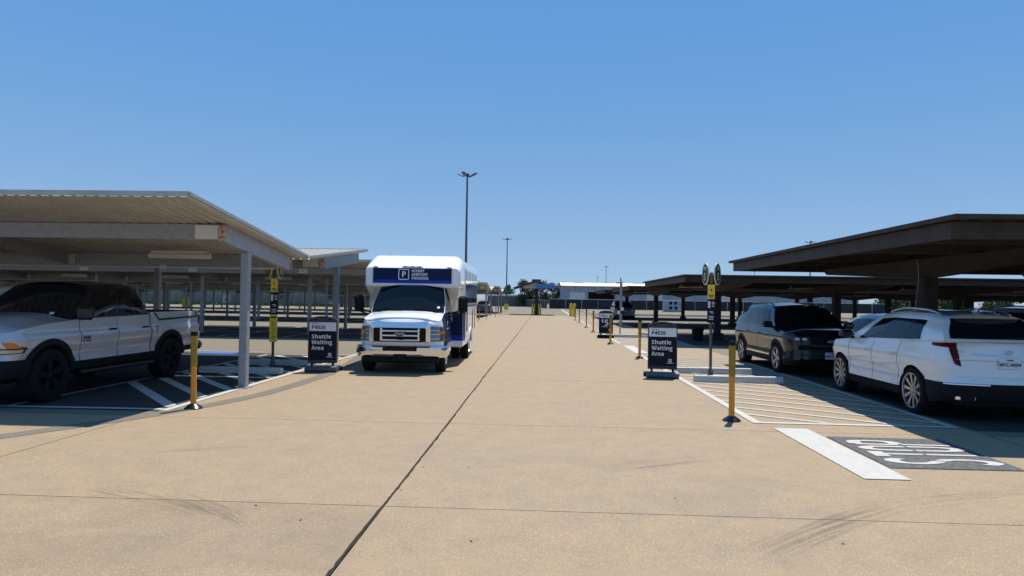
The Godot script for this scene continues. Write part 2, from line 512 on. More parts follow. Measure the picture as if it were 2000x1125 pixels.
func build_car(t: Node3D, sp: Dictionary) -> Dictionary:
	var sh := Shell.new(sp.lf, sp.lr, sp.hw, sp.rf, sp.rr, sp.bf, sp.br, sp.get("barrel", 0.02), sp.side, sp.front, sp.rear)
	var R: float = sp.arch
	var zc: float = sp.wheel
	var ss := []
	var k := 0.0
	while k < sh.total:
		ss.append(k); k += 0.05
	ss.append(sh.total)
	for la in sp.axles:
		for i in 25:
			ss.append(sh.s_l(la + (R - 0.0005) * cos(PI * i / 24.0)))
	for d in sp.doors:
		for e in d: 
			ss.append(sh.s_l(e - 0.007)); ss.append(sh.s_l(e + 0.007))
	ss.sort()
	var rows: Array = sp.rows.duplicate()
	rows.append(sp.door_low - 0.004); rows.append(sp.door_low + 0.004)
	rows.sort()
	var bags := {}
	var bag := func(key: String) -> MB:
		if not bags.has(key): bags[key] = MB.new()
		return bags[key]
	var low := func(l: float, ny: float) -> float:
		var z := Shell.tab(sp.bottom, l)
		if ny > 0.4:
			for la in sp.axles:
				if abs(l - la) < R: z = max(z, zc + sqrt(R * R - (l - la) * (l - la)))
		return z
	for sg in [-1.0, 1.0]:
		var prev := []
		var pl := 0.0
		for s in ss:
			var q := sh.plan(s)
			var l: float = q[0].x
			var zl: float = low.call(l, q[1].y)
			var zh: float = max(Shell.tab(sp.top, l), zl + 0.02)
			var colm := []
			for r in rows: colm.append(sh.at(s, clampf(r, zl, zh), sg))
			colm[0] = sh.at(s, zl, sg)
			colm[-1] = sh.at(s, zh, sg)
			if prev.size() > 0:
				var ml := (l + pl) * 0.5
				for j in rows.size() - 1:
					var a: Vector3 = prev[j]; var b: Vector3 = colm[j]; var c: Vector3 = colm[j + 1]; var d: Vector3 = prev[j + 1]
					if (c - a).cross(d - b).length() < 1e-7: continue
					var mh := (a.y + b.y + c.y + d.y) * 0.25
					var key := "body"
					var skip := false
					if q[1].y > 0.6:
						for di in sp.doors.size():
							var dd: Array = sp.doors[di]
							if ml < dd[0] + 0.007 and ml > dd[1] - 0.007 and mh > sp.door_low - 0.004:
								if ml > dd[0] - 0.007 or ml < dd[1] + 0.007 or mh < sp.door_low + 0.004: skip = true
								key = "door|%d|%d" % [di, int(sg)]
					if mh < Shell.tab(sp.clad, ml) : key = "lower_cladding"
					if skip and key != "lower_cladding": continue
					if sg > 0: bag.call(key).quad(a, d, c, b)
					else: bag.call(key).quad(a, b, c, d)
			prev = colm
			pl = l
	# bonnet, deck
	var pr := []
	var pll := 0.0
	for s in ss:
		var q := sh.plan(s)
		var l: float = q[0].x
		var zh: float = Shell.tab(sp.top, l)
		var e := sh.at(s, zh, 1)
		var r := []
		for i in 13:
			var u := i / 6.0 - 1.0
			r.append(Vector3(e.x * u, zh + sp.crown * (1 - u * u) * (1.0 if l > sp.hood_l else 0.2) * pow(e.x / sp.hw, 2.0) + (sp.get("ridge", 0.0) * (smoothstep(0.75, 0.5, abs(u)) - 0.0) * smoothstep(0.0, 0.5, e.x) if l > sp.hood_l else 0.0), e.z))
		if pr.size() > 0:
			var ml := (l + pll) * 0.5
			var key: String = "hood" if ml > sp.hood_l else ("bed_cover" if sp.has("bed_l") and ml < sp.bed_l else "body")
			for i in 12: bag.call(key).quad(pr[i], pr[i + 1], r[i + 1], r[i])
		pr = r; pll = l
	# wheel arch lips
	if sp.get("flare", 0.0) > 0.0:
		for sg in [-1.0, 1.0]:
			for la in sp.axles:
				var g := []
				for rr in [[-0.03, 0.0], [-0.005, sp.flare], [sp.flare_w, sp.flare * 0.85], [sp.flare_w + 0.015, -0.005]]:
					var row := []
					for i in 25:
						var a := PI * (0.0 + i / 24.0)
						var h: float = max(zc + (R + rr[0]) * sin(a), Shell.tab(sp.bottom, la) - 0.02)
						row.append(sh.at(sh.s_l(la + (R + rr[0]) * cos(a)), h, sg, rr[1]))
					g.append(row)
				var fb := MB.new()
				fb.rows(g)
				part(t, "wheel_arch", fb.mesh(), sp.flare_m)
	# cabin
	var cb := Cabin.new()
	cb.la0 = sp.A[0]; cb.la1 = sp.A[1]; cb.lc0 = sp.C[0]; cb.lc1 = sp.C[1]
	cb.wb = sp.wb; cb.wr = sp.wr; cb.roof = sp.roof; cb.belt = sp.get("belt", sp.top)
	cb.tail = sp.get("tail", 0.06)
	var shell_c := MB.new()
	var roofm := MB.new()
	for sg in [-1.0, 1.0]:
		var g := []
		for j in 15:
			var row := []
			for i in 17: row.append(cb.P(i / 16.0, j / 14.0, sg))
			g.append(row)
		if sg < 0: g.reverse()
		shell_c.rows(g)
	var gs := []; var gb := []; var gr := []
	for j in 15:
		var a := []; var b := []
		for i in 13:
			a.append(cb.S(j / 14.0, i / 6.0 - 1)); b.append(cb.B(j / 14.0, i / 6.0 - 1))
		gs.append(a); gb.append(b)
	for i in 17:
		var a := []
		for j in 13: a.append(cb.R(i / 16.0, j / 6.0 - 1))
		gr.append(a)
	shell_c.rows(gs); gb.reverse(); shell_c.rows(gb); roofm.rows(gr)
	part(t, "cabin_frame", shell_c.mesh(), sp.get("cabin_m", sp.paint))
	part(t, "roof", roofm.mesh(), sp.get("roof_m", sp.paint))
	var glass_patch := func(fn: Callable, u0: float, u1: float, v0: float, v1: float, nx: int, ny: int) -> ArrayMesh:
		var mb := MB.new()
		var g := []
		for j in ny + 1:
			var row := []
			for i in nx + 1: row.append(fn.call(lerpf(u0, u1, float(i) / nx), lerpf(v0, v1, float(j) / ny)))
			g.append(row)
		mb.rows(g)
		return mb.mesh()
	var wv: Array = sp.get("screen_v", [0.04, 0.93])
	part(t, "windscreen", glass_patch.call(func(u, v): return cb.S(v, u, 0.006), -0.93, 0.93, wv[0], wv[1], 14, 10), M.glass)
	var bv: Array = sp.get("back_v", [0.10, 0.85, 0.86])
	part(t, "rear_window", glass_patch.call(func(u, v): return cb.B(v, u, 0.006), -bv[2], bv[2], bv[0], bv[1], 14, 10), M.glass)
	for sg in [-1.0, 1.0]:
		var w0: Array = sp.windows[0]
		var w1: Array = sp.windows[-1]
		if sp.has("trim_m"):
			part(t, "window_trim", glass_patch.call(func(u, v): return cb.P(u, v, sg, 0.004), w0[0] - 0.02, w1[1] + 0.015, w0[2] - 0.035, w0[3] + 0.03, 20, 8), sp.trim_m)
		part(t, "pillar_cover", glass_patch.call(func(u, v): return cb.P(u, v, sg, 0.007), w0[0] - 0.008, w1[1] + 0.004, w0[2] - 0.012, w0[3] + 0.012, 20, 8), M.black_gloss)
		for w in sp.windows:
			part(t, "side_window", glass_patch.call(func(u, v): return cb.P(u, v, sg, 0.010), w[0], w[1], w[2], w[3], 8, 8), M.glass)
	# underside
	var ub := MB.new()
	ub.box(Vector3(0, (sp.under + sp.door_low + 0.25) * 0.5, -(sp.lf + sp.lr) * 0.5), Vector3(sp.hw * 2 - 0.62, sp.door_low + 0.25 - sp.under, sp.lf - sp.lr - 0.5), 0.05)
	part(t, "underbody", ub.mesh(), M.black)
	for key in bags:
		var m: MB = bags[key]
		var ks: PackedStringArray = key.split("|")
		if ks[0] == "door":
			var dn := part(t, "door", m.mesh(), sp.paint)
			var dd: Array = sp.doors[int(ks[1])]
			var sgd := float(ks[2])
			var hl: float = dd[1] + 0.16
			var hh: float = sp.handle_h
			var hp := sh.at(sh.s_l(hl), hh, sgd, 0.022)
			var hb := MB.new()
			hb.box(Vector3.ZERO, Vector3(0.03, 0.035, 0.21), 0.012)
			part(dn, "handle", hb.mesh(), sp.handle_m, hp)
		else:
			var mm: Material = sp.paint
			if ks[0] == "lower_cladding": mm = sp.clad_m
			elif ks[0] == "bed_cover": mm = M.plastic
			part(t, ks[0], m.mesh(), mm)
	# mirrors
	for sg in [-1.0, 1.0]:
		var mp: Vector3 = cb.P(0.05, 0.05, sg) + Vector3(sg * 0.15, 0.07, -0.02)
		var mm := MB.new()
		mm.box(Vector3.ZERO, sp.mirror, 0.045)
		mm.tube(Vector3(0, -0.05, 0), Vector3(-sg * 0.17, -0.07, 0), 0.022, 0.028, 8)
		part(t, "mirror", mm.mesh(), sp.mirror_m, mp)
	var wm := make_wheel_meshes(sp.wheel, sp.tyre_w, sp.rim_r, sp.spokes, sp.split)
	for la in sp.axles:
		for sg in [-1.0, 1.0]:
			put_wheel(t, wm, Vector3(sg * (sp.hw - sp.tyre_w * 0.5 - 0.015 + sp.get("poke", 0.0)), sp.wheel, -la), sp.rim_m, sp.spoke_m)
	return {"sh": sh, "cb": cb}

func number_plate(t: Node3D, pos: Vector3, turn: float, tx: String, top := "") -> void:
	var b := MB.new()
	b.box(Vector3.ZERO, Vector3(0.31, 0.158, 0.008), 0.003)
	var p := part(t, "number_plate", b.mesh(), M.plate, pos, Basis(Vector3.UP, turn))
	letters(p, tx, 0.068, Vector3(0, -0.012, 0.0065), Basis(), M.plate_ink, true, HORIZONTAL_ALIGNMENT_CENTER)
	if top != "": letters(p, top, 0.034, Vector3(0, 0.054, 0.0065), Basis(), M.plate_ink, true, HORIZONTAL_ALIGNMENT_CENTER)

func white_suv() -> void:
	var t := thing("white_suv", "white luxury SUV seen from behind, with dark rear window, under the dark carport", "car", V(6.95, 0, 12.87), -0.02)
	var r := build_car(t, {
		"lf": 2.24, "lr": -2.50, "hw": 0.945, "rf": Vector2(0.55, 0.42), "rr": Vector2(0.34, 0.36), "bf": 0.12, "br": 0.10,
		"side": [[0.2, 0.06], [0.38, 0.02], [0.55, 0.03], [0.62, 0.045], [0.72, 0.02], [0.86, 0.0], [0.98, 0.012], [1.06, 0.05], [1.14, 0.075], [1.25, 0.11]],
		"front": [[0.2, 0.1], [0.45, 0.0], [0.75, 0.05], [0.9, 0.12], [1.0, 0.25]],
		"rear": [[0.25, 0.10], [0.42, 0.02], [0.58, 0.0], [0.66, 0.02], [0.70, 0.06], [0.84, 0.07], [0.93, 0.09], [0.95, 0.07], [1.06, 0.10], [1.18, 0.17], [1.3, 0.22]],
		"axles": [1.33, -1.48], "arch": 0.415, "wheel": 0.372, "bottom": [[-2.6, 0.36], [-1.9, 0.26], [1.9, 0.26], [2.4, 0.3]],
		"top": [[-2.6, 1.20], [-2.2, 1.22], [-1.0, 1.16], [0.9, 1.08], [1.15, 1.07], [1.6, 1.03], [2.0, 0.95], [2.24, 0.80]],
		"rows": [0.2, 0.3, 0.38, 0.46, 0.52, 0.56, 0.60, 0.66, 0.70, 0.74, 0.8, 0.86, 0.93, 0.95, 1.0, 1.06, 1.12, 1.18, 1.25],
		"doors": [[0.90, -0.08], [-0.08, -1.02]], "door_low": 0.40, "clad": [[-2.6, 0.60], [-1.70, 0.60], [-1.69, 0.402], [2.4, 0.402]],
		"hood_l": 1.12, "crown": 0.07, "ridge": 0.02,
		"A": [1.08, 0.12], "C": [-2.28, -1.78], "wb": 0.875, "wr": 0.67, "roof": [[0, 1.61], [0.35, 1.655], [0.75, 1.64], [1, 1.585]], "tail": 0.10,
		"windows": [[0.15, 0.415, 0.07, 0.74], [0.43, 0.66, 0.07, 0.76], [0.675, 0.80, 0.09, 0.74]], "trim_m": M.chrome, "back_v": [0.12, 0.90, 0.90],
		"paint": M.suv_white, "clad_m": M.plastic, "under": 0.2, "handle_h": 0.93, "handle_m": M.suv_white,
		"mirror": Vector3(0.24, 0.16, 0.17), "mirror_m": M.black_gloss, "tyre_w": 0.245, "rim_r": 0.285, "spokes": 10, "split": false, "rim_m": M.alloy, "spoke_m": M.alloy,
		"roof_m": M.car_grey})
	var sh: Shell = r.sh
	var cb: Cabin = r.cb
	for sg in [-1.0, 1.0]:
		var sa := sh.s_l(-1.98); var sb := sh.s_l(-2.30); var sc := sh.s_wr(0.62); var sd := sh.s_wr(0.72)
		part(t, "tail_light", patch_on(sh, sg, [[sa, 1.145], [sd, 1.12], [sd + 0.02, 1.195], [sa - 0.02, 1.185]], 0.014).mesh(), M.red_lens)
		part(t, "tail_light", patch_on(sh, sg, [[sb + 0.11, 0.88], [sc - 0.03, 0.85], [sd + 0.01, 1.13], [sb + 0.0, 1.13]], 0.014).mesh(), M.red_lens)
		part(t, "headlight", patch_on(sh, sg, [[sh.s_wf(0.52), 0.66], [sh.s_l(1.74), 0.80], [sh.s_l(1.68), 0.88], [sh.s_wf(0.5), 0.80]], 0.010).mesh(), M.lens)
		part(t, "chrome_strip", patch_on(sh, sg, [[sh.s_wr(0.86), 0.575], [sh.s_wr(0.30), 0.575], [sh.s_wr(0.30), 0.595], [sh.s_wr(0.86), 0.595]], 0.012).mesh(), M.chrome)
		var ex := MB.new()
		ex.box(Vector3(0, 0, 0), Vector3(0.26, 0.085, 0.12), 0.02)
		var exn := part(t, "exhaust_tip", ex.mesh(), M.chrome, Vector3(sg * 0.62, 0.385, 2.42))
		var ei := MB.new()
		ei.box(Vector3(0, 0, 0.058), Vector3(0.21, 0.055, 0.012), 0.002)
		part(exn, "exhaust_opening", ei.mesh(), M.black)
		var rl := MB.new()
		var pts := []
		for i in 15:
			var u := 0.05 + 0.85 * i / 14.0
			pts.append(cb.P(u, 0.97, sg) + Vector3(0, 0.012 + 0.045 * sin(PI * i / 14.0) ** 0.5, 0))
		for i in 14: rl.tube(pts[i], pts[i + 1], 0.02, 0.02, 8)
		part(t, "roof_rail", rl.mesh(), M.alloy)
	part(t, "tailgate_strip", patch_on(sh, 1.0, [[sh.s_wr(0.52), 1.035], [sh.total, 1.015], [sh.total, 1.035], [sh.s_wr(0.52), 1.045]], 0.02).mesh(), M.chrome)
	part(t, "tailgate_strip", patch_on(sh, -1.0, [[sh.s_wr(0.52), 1.035], [sh.total, 1.015], [sh.total, 1.035], [sh.s_wr(0.52), 1.045]], 0.02).mesh(), M.chrome)
	var bd := MB.new()
	bd.fan([Vector3(-0.055, 0.026, 0), Vector3(0, 0.022, 0.006), Vector3(0.055, 0.026, 0), Vector3(0.05, 0.0, 0.004), Vector3(0.0, -0.035, 0), Vector3(-0.05, 0.0, 0.004)])
	part(t, "emblem", bd.mesh(), M.badge, Vector3(0, 1.065, 2.44))
	number_plate(t, Vector3(0, 0.905, 2.44), 0.0, "WTC-0604", "TEXAS")
	letters(t, "XT5", 0.05, Vector3(-0.66, 1.075, 2.37), Basis(Vector3.UP, -0.2), M.badge, true, HORIZONTAL_ALIGNMENT_CENTER, "badge")
	var fin := MB.new()
	fin.rows([[Vector3(0, 0, -0.12), Vector3(0.03, 0, 0), Vector3(0.025, 0, 0.1)], [Vector3(0, 0.0, -0.12), Vector3(0.012, 0.07, 0.04), Vector3(0.012, 0.065, 0.1)], [Vector3(0, 0, -0.12), Vector3(-0.012, 0.07, 0.04), Vector3(-0.012, 0.065, 0.1)], [Vector3(0, 0, -0.12), Vector3(-0.03, 0, 0), Vector3(-0.025, 0, 0.1)]])
	part(t, "antenna_fin", fin.mesh(), M.suv_white, cb.R(0.86, 0.0))
	var wp := MB.new()
	wp.tube(cb.B(0.14, 0.05, 0.02), cb.B(0.2, 0.55, 0.02), 0.012, 0.006, 6)
	part(t, "rear_wiper", wp.mesh(), M.black)
	var sp := MB.new()
	var g := []
	for j in 3:
		var row := []
		for i in 13:
			var tt := i / 6.0 - 1.0
			var q := cb.R(1.0, tt * 0.98)
			row.append(q + [Vector3(0, 0.012, -0.05), Vector3(0, -0.015, 0.12), Vector3(0, -0.05, 0.05)][j])
		g.append(row)
	sp.rows(g)
	part(t, "spoiler", sp.mesh(), M.suv_white)

func black_suv(called: String, label: String, pos: Vector3, turn: float, pm: Material, plate: String, rails := true) -> Node3D:
	var t := thing(called, label, "car", pos, turn)
	var r := build_car(t, {
		"lf": 2.50, "lr": -2.55, "hw": 1.0, "rf": Vector2(0.42, 0.34), "rr": Vector2(0.32, 0.34), "bf": 0.10, "br": 0.08,
		"side": [[0.2, 0.06], [0.36, 0.02], [0.52, 0.03], [0.60, 0.05], [0.72, 0.02], [0.92, 0.0], [0.99, 0.014], [1.08, 0.05], [1.16, 0.075], [1.25, 0.11]],
		"front": [[0.2, 0.1], [0.42, 0.0], [0.62, 0.03], [0.8, 0.01], [0.95, 0.05], [1.02, 0.12], [1.1, 0.25]],
		"rear": [[0.25, 0.10], [0.5, 0.0], [0.75, 0.02], [0.95, 0.06], [1.1, 0.10], [1.25, 0.18]],
		"axles": [1.50, -1.50], "arch": 0.425, "wheel": 0.375, "bottom": [[-2.6, 0.36], [-1.9, 0.26], [1.9, 0.26], [2.5, 0.26]],
		"top": [[-2.6, 1.14], [-2.2, 1.16], [-1.0, 1.14], [1.0, 1.11], [1.3, 1.10], [1.8, 1.08], [2.3, 1.03], [2.50, 0.95]],
		"rows": [0.2, 0.3, 0.38, 0.46, 0.52, 0.6, 0.68, 0.75, 0.82, 0.88, 0.92, 0.96, 1.0, 1.05, 1.1, 1.16, 1.25],
		"doors": [[1.05, -0.02], [-0.02, -1.05]], "door_low": 0.40, "clad": [[-2.6, 0.46], [-1.6, 0.46], [-1.59, 0.402], [2.5, 0.402]],
		"hood_l": 1.25, "crown": 0.06, "ridge": 0.035,
		"A": [1.22, 0.42], "C": [-2.38, -1.98], "wb": 0.915, "wr": 0.73, "roof": [[0, 1.68], [0.3, 1.735], [0.8, 1.72], [1, 1.67]], "tail": 0.07,
		"windows": [[0.11, 0.36, 0.06, 0.78], [0.375, 0.64, 0.06, 0.78], [0.665, 0.90, 0.07, 0.78]], "back_v": [0.14, 0.88, 0.88],
		"paint": pm, "clad_m": M.plastic, "under": 0.2, "handle_h": 0.97, "handle_m": pm, "flare": 0.012, "flare_w": 0.06, "flare_m": M.plastic,
		"mirror": Vector3(0.25, 0.17, 0.14), "mirror_m": pm, "tyre_w": 0.25, "rim_r": 0.262, "spokes": 5, "split": true, "rim_m": M.alloy, "spoke_m": M.alloy})
	var sh: Shell = r.sh
	var cb: Cabin = r.cb
	for sg in [-1.0, 1.0]:
		part(t, "headlight", patch_on(sh, sg, [[sh.s_wf(0.50), 0.845], [sh.s_l(2.02), 0.90], [sh.s_l(1.98), 1.0], [sh.s_wf(0.48), 0.955]], 0.010).mesh(), M.alloy_dark)
		for e in [0.60, 0.76]:
			var s := sh.s_wf(e)
			part(t, "headlamp_lens", patch_on(sh, sg, [[s - 0.05, 0.87], [s + 0.05, 0.875], [s + 0.05, 0.935], [s - 0.05, 0.93]], 0.016, 4, 3).mesh(), M.lens)
		part(t, "sill_strip", patch_on(sh, sg, [[sh.s_l(0.95), 0.42], [sh.s_l(-0.95), 0.42], [sh.s_l(-0.95), 0.45], [sh.s_l(0.95), 0.45]], 0.012).mesh(), M.chrome)
		part(t, "tail_light", patch_on(sh, sg, [[sh.s_l(-2.2), 0.95], [sh.s_wr(0.6), 0.95], [sh.s_wr(0.62), 1.08], [sh.s_l(-2.2), 1.08]], 0.012).mesh(), M.red_lens)
		part(t, "grille", patch_on(sh, sg, [[0.0, 0.66], [sh.s_wf(0.46), 0.70], [sh.s_wf(0.46), 0.95], [0.0, 0.95]], 0.012).mesh(), M.black)
		for hh in [0.74, 0.80, 0.86]:
			part(t, "grille_bar", patch_on(sh, sg, [[0.0, hh], [sh.s_wf(0.45), hh], [sh.s_wf(0.45), hh + 0.022], [0.0, hh + 0.022]], 0.02).mesh(), M.badge if hh < 0.75 else M.black_gloss)
		if rails:
			var rl := MB.new()
			var pts := []
			for i in 15: pts.append(cb.P(0.1 + 0.78 * i / 14.0, 0.97, sg) + Vector3(0, 0.01 + 0.04 * sin(PI * i / 14.0) ** 0.4, 0))
			for i in 14: rl.tube(pts[i], pts[i + 1], 0.018, 0.018, 8)
			part(t, "roof_rail", rl.mesh(), M.black_gloss)
		var wp := MB.new()
		wp.tube(cb.S(0.05, 0.1 + sg * 0.3, 0.02), cb.S(0.10, 0.1 + sg * 0.3 + 0.55, 0.02), 0.012, 0.007, 6)
		part(t, "wiper", wp.mesh(), M.black)
	var em := MB.new()
	em.lathe([[0.0, 0.006], [0.85, 0.006], [1.0, 0.0]], 24, Transform3D(Basis(Vector3(1, 0, 0), PI / 2).scaled(Vector3(0.10, 0.04, 1)), Vector3.ZERO))
	part(t, "emblem", em.mesh(), M.badge, sh.at(0, 0.86, 1, 0.026))
	if plate != "": number_plate(t, sh.at(0, 0.52, 1, 0.02), PI, plate, "TEXAS")
	return t

func pickup() -> void:
	var t := thing("pickup_truck", "silver crew cab pickup truck with black wheels parked under the pale carport", "truck", V(-8.80, 0, 12.3), PI)
	var r := build_car(t, {
		"lf": 2.82, "lr": -2.95, "hw": 1.0, "rf": Vector2(0.34, 0.30), "rr": Vector2(0.10, 0.10), "bf": 0.10, "br": 0.01, "barrel": 0.01,
		"side": [[0.3, 0.10], [0.5, 0.05], [0.58, 0.02], [0.64, 0.035], [0.72, 0.045], [0.92, 0.01], [1.04, 0.0], [1.10, 0.035], [1.16, 0.045], [1.30, 0.055], [1.42, 0.08]],
		"front": [[0.3, 0.08], [0.5, 0.0], [0.72, 0.02], [0.80, 0.07], [1.02, 0.07], [1.10, 0.12], [1.2, 0.2]],
		"rear": [[0.4, 0.05], [0.6, 0.0], [1.3, 0.0], [1.4, 0.02]],
		"axles": [1.80, -1.66], "arch": 0.50, "wheel": 0.425, "bottom": [[-2.95, 0.55], [-2.2, 0.52], [-1.0, 0.46], [1.2, 0.46], [2.3, 0.46], [2.82, 0.44]],
		"top": [[-2.95, 1.38], [-1.0, 1.38], [-0.96, 1.335], [1.15, 1.30], [1.35, 1.28], [1.8, 1.25], [2.4, 1.18], [2.7, 1.11], [2.82, 1.04]],
		"rows": [0.3, 0.4, 0.46, 0.52, 0.58, 0.64, 0.72, 0.8, 0.86, 0.92, 0.98, 1.04, 1.1, 1.16, 1.2, 1.25, 1.3, 1.35, 1.4],
		"doors": [[1.12, 0.10], [0.10, -0.93], [-0.96, -0.965]], "door_low": 0.60, "clad": [[-2.95, 0.64], [-1.7, 0.64], [-1.69, 0.602], [1.9, 0.602], [1.91, 0.72], [2.82, 0.72]],
		"hood_l": 1.25, "crown": 0.09, "ridge": 0.04, "bed_l": -1.0,
		"A": [1.22, 0.46], "C": [-0.97, -0.78], "wb": 0.91, "wr": 0.765, "roof": [[0, 1.89], [0.4, 1.925], [0.8, 1.92], [1, 1.88]], "tail": 0.02,
		"windows": [[0.11, 0.50, 0.05, 0.76], [0.53, 0.93, 0.05, 0.76]], "back_v": [0.1, 0.85, 0.8], "screen_v": [0.03, 0.93],
		"paint": M.silver, "clad_m": M.plastic, "cabin_m": M.black_gloss, "roof_m": M.black_gloss, "under": 0.34, "handle_h": 1.10, "handle_m": M.black_gloss,
		"flare": 0.035, "flare_w": 0.075, "flare_m": M.plastic,
		"mirror": Vector3(0.27, 0.23, 0.16), "mirror_m": M.black_gloss, "tyre_w": 0.29, "rim_r": 0.265, "spokes": 5, "split": true, "rim_m": M.black, "spoke_m": M.black, "poke": 0.02})
	var sh: Shell = r.sh
	var cb: Cabin = r.cb
	for sg in [-1.0, 1.0]:
		part(t, "headlight", patch_on(sh, sg, [[sh.s_wf(0.60), 0.80], [sh.s_l(2.36), 0.82], [sh.s_l(2.30), 0.90], [sh.s_wf(0.58), 1.02]], 0.008).mesh(), M.black_gloss)
		part(t, "headlamp_lens", patch_on(sh, sg, [[sh.s_wf(0.62), 0.90], [sh.s_l(2.61), 0.90], [sh.s_l(2.67), 0.995], [sh.s_wf(0.60), 1.005]], 0.013).mesh(), M.lens)
		part(t, "headlamp_lens", patch_on(sh, sg, [[sh.s_wf(0.62), 0.82], [sh.s_l(2.42), 0.83], [sh.s_l(2.38), 0.875], [sh.s_wf(0.62), 0.88]], 0.013).mesh(), M.alloy)
		part(t, "indicator_lens", patch_on(sh, sg, [[sh.s_l(2.60), 0.90], [sh.s_l(2.42), 0.90], [sh.s_l(2.54), 0.985], [sh.s_l(2.66), 0.99]], 0.014).mesh(), M.amber)
		part(t, "fog_lamp", patch_on(sh, sg, [[sh.s_wf(0.60), 0.52], [sh.s_wf(0.72), 0.52], [sh.s_wf(0.72), 0.60], [sh.s_wf(0.60), 0.60]], 0.010, 4, 3).mesh(), M.lens)
		part(t, "grille", patch_on(sh, sg, [[0.0, 0.76], [sh.s_wf(0.50), 0.78], [sh.s_wf(0.50), 1.03], [0.0, 1.03]], 0.010).mesh(), M.black)
		part(t, "tail_light", patch_on(sh, sg, [[sh.s_l(-2.83), 0.92], [sh.s_wr(0.86), 0.92], [sh.s_wr(0.86), 1.3], [sh.s_l(-2.86), 1.3]], 0.010).mesh(), M.red_lens)
		part(t, "bed_box_trim", patch_on(sh, sg, [[sh.s_l(-1.26), 1.205], [sh.s_l(-2.78), 1.235], [sh.s_l(-2.78), 1.275], [sh.s_l(-1.24), 1.245]], 0.008, 12, 2).mesh(), M.black_gloss)
		part(t, "bed_box_trim", patch_on(sh, sg, [[sh.s_l(-1.26), 1.205], [sh.s_l(-1.30), 1.205], [sh.s_l(-1.16), 1.37], [sh.s_l(-1.10), 1.37]], 0.008, 2, 4).mesh(), M.black_gloss)
		part(t, "bed_box_trim", patch_on(sh, sg, [[sh.s_l(-2.74), 1.24], [sh.s_l(-2.78), 1.24], [sh.s_l(-2.78), 1.37], [sh.s_l(-2.74), 1.37]], 0.008, 2, 4).mesh(), M.black_gloss)
		var st := MB.new()
		st.tube(Vector3(sg * 0.98, 0.40, -1.15), Vector3(sg * 0.98, 0.40, 1.0), 0.045, 0.045, 12)
		st.box(Vector3(sg * 0.90, 0.42, -0.7), Vector3(0.18, 0.05, 0.06), 0.01)
		st.box(Vector3(sg * 0.90, 0.42, 0.6), Vector3(0.18, 0.05, 0.06), 0.01)
		part(t, "side_step", st.mesh(), M.black_gloss)
		var wp := MB.new()
		wp.tube(cb.S(0.05, sg * 0.35, 0.02), cb.S(0.12, sg * 0.35 + 0.5, 0.02), 0.012, 0.007, 6)
		part(t, "wiper", wp.mesh(), M.black)
	var rb := MB.new()
	rb.box(Vector3(0, 0.60, 3.02), Vector3(1.86, 0.2, 0.24), 0.06)
	part(t, "rear_bumper", rb.mesh(), M.black_gloss)
	var fc := MB.new()
	fc.lathe([[0.085, 0.0], [0.085, 0.004], [0.078, 0.006], [0.0, 0.006]], 24, Transform3D(Basis(Vector3(0, 0, 1), -PI / 2 * -1.0), Vector3.ZERO))
	part(t, "fuel_cap", fc.mesh(), M.silver, sh.at(sh.s_l(-1.22), 1.04, -1, 0.001))
	var bs := Basis(Vector3.UP, -PI / 2)      # reads from the left side of the vehicle
	letters(t, "HEMI", 0.075, sh.at(sh.s_l(0.98), 0.985, -1, 0.004), bs, M.plate_ink, true, HORIZONTAL_ALIGNMENT_CENTER, "badge")
	letters(t, "5.7 LITER", 0.05, sh.at(sh.s_l(0.98), 0.925, -1, 0.004), bs, M.plate_ink, true, HORIZONTAL_ALIGNMENT_CENTER, "badge")
	var stk := MB.new()
	stk.quad(cb.S(0.12, -0.62, 0.010), cb.S(0.12, -0.54, 0.010), cb.S(0.18, -0.54, 0.010), cb.S(0.18, -0.62, 0.010))
	part(t, "windscreen_sticker", stk.mesh(), M.sign_white)

func small_car(called: String, label: String, pos: Vector3, turn: float, pm: Material) -> Node3D:
	var t := thing(called, label, "car", pos, turn)
	build_car(t, {
		"lf": 2.30, "lr": -2.25, "hw": 0.91, "rf": Vector2(0.5, 0.4), "rr": Vector2(0.4, 0.36), "bf": 0.14, "br": 0.10,
		"side": [[0.2, 0.06], [0.38, 0.02], [0.55, 0.03], [0.72, 0.02], [0.86, 0.0], [0.98, 0.03], [1.1, 0.07]],
		"front": [[0.2, 0.1], [0.45, 0.0], [0.7, 0.08], [0.9, 0.25]], "rear": [[0.25, 0.10], [0.5, 0.0], [0.8, 0.04], [1.0, 0.12]],
		"axles": [1.40, -1.35], "arch": 0.38, "wheel": 0.335, "bottom": [[-2.3, 0.3], [2.3, 0.24]],
		"top": [[-2.3, 0.98], [-1.8, 1.02], [0.9, 0.97], [1.2, 0.94], [1.9, 0.83], [2.3, 0.68]],
		"rows": [0.2, 0.3, 0.4, 0.5, 0.6, 0.7, 0.78, 0.86, 0.92, 0.98, 1.05],
		"doors": [[0.95, -0.08], [-0.08, -0.98]], "door_low": 0.36, "clad": [[-2.3, 0.3], [2.3, 0.28]],
		"hood_l": 1.1, "crown": 0.07, "A": [1.12, 0.2], "C": [-2.1, -1.35], "wb": 0.83, "wr": 0.62, "roof": [[0, 1.44], [0.4, 1.49], [0.8, 1.46], [1, 1.41]],
		"windows": [[0.13, 0.40, 0.06, 0.76], [0.415, 0.66, 0.06, 0.76], [0.675, 0.82, 0.09, 0.72]],
		"paint": pm, "clad_m": M.plastic, "under": 0.18, "handle_h": 0.84, "handle_m": pm,
		"mirror": Vector3(0.2, 0.14, 0.14), "mirror_m": pm, "tyre_w": 0.22, "rim_r": 0.22, "spokes": 7, "split": false, "rim_m": M.alloy, "spoke_m": M.alloy})
	return t

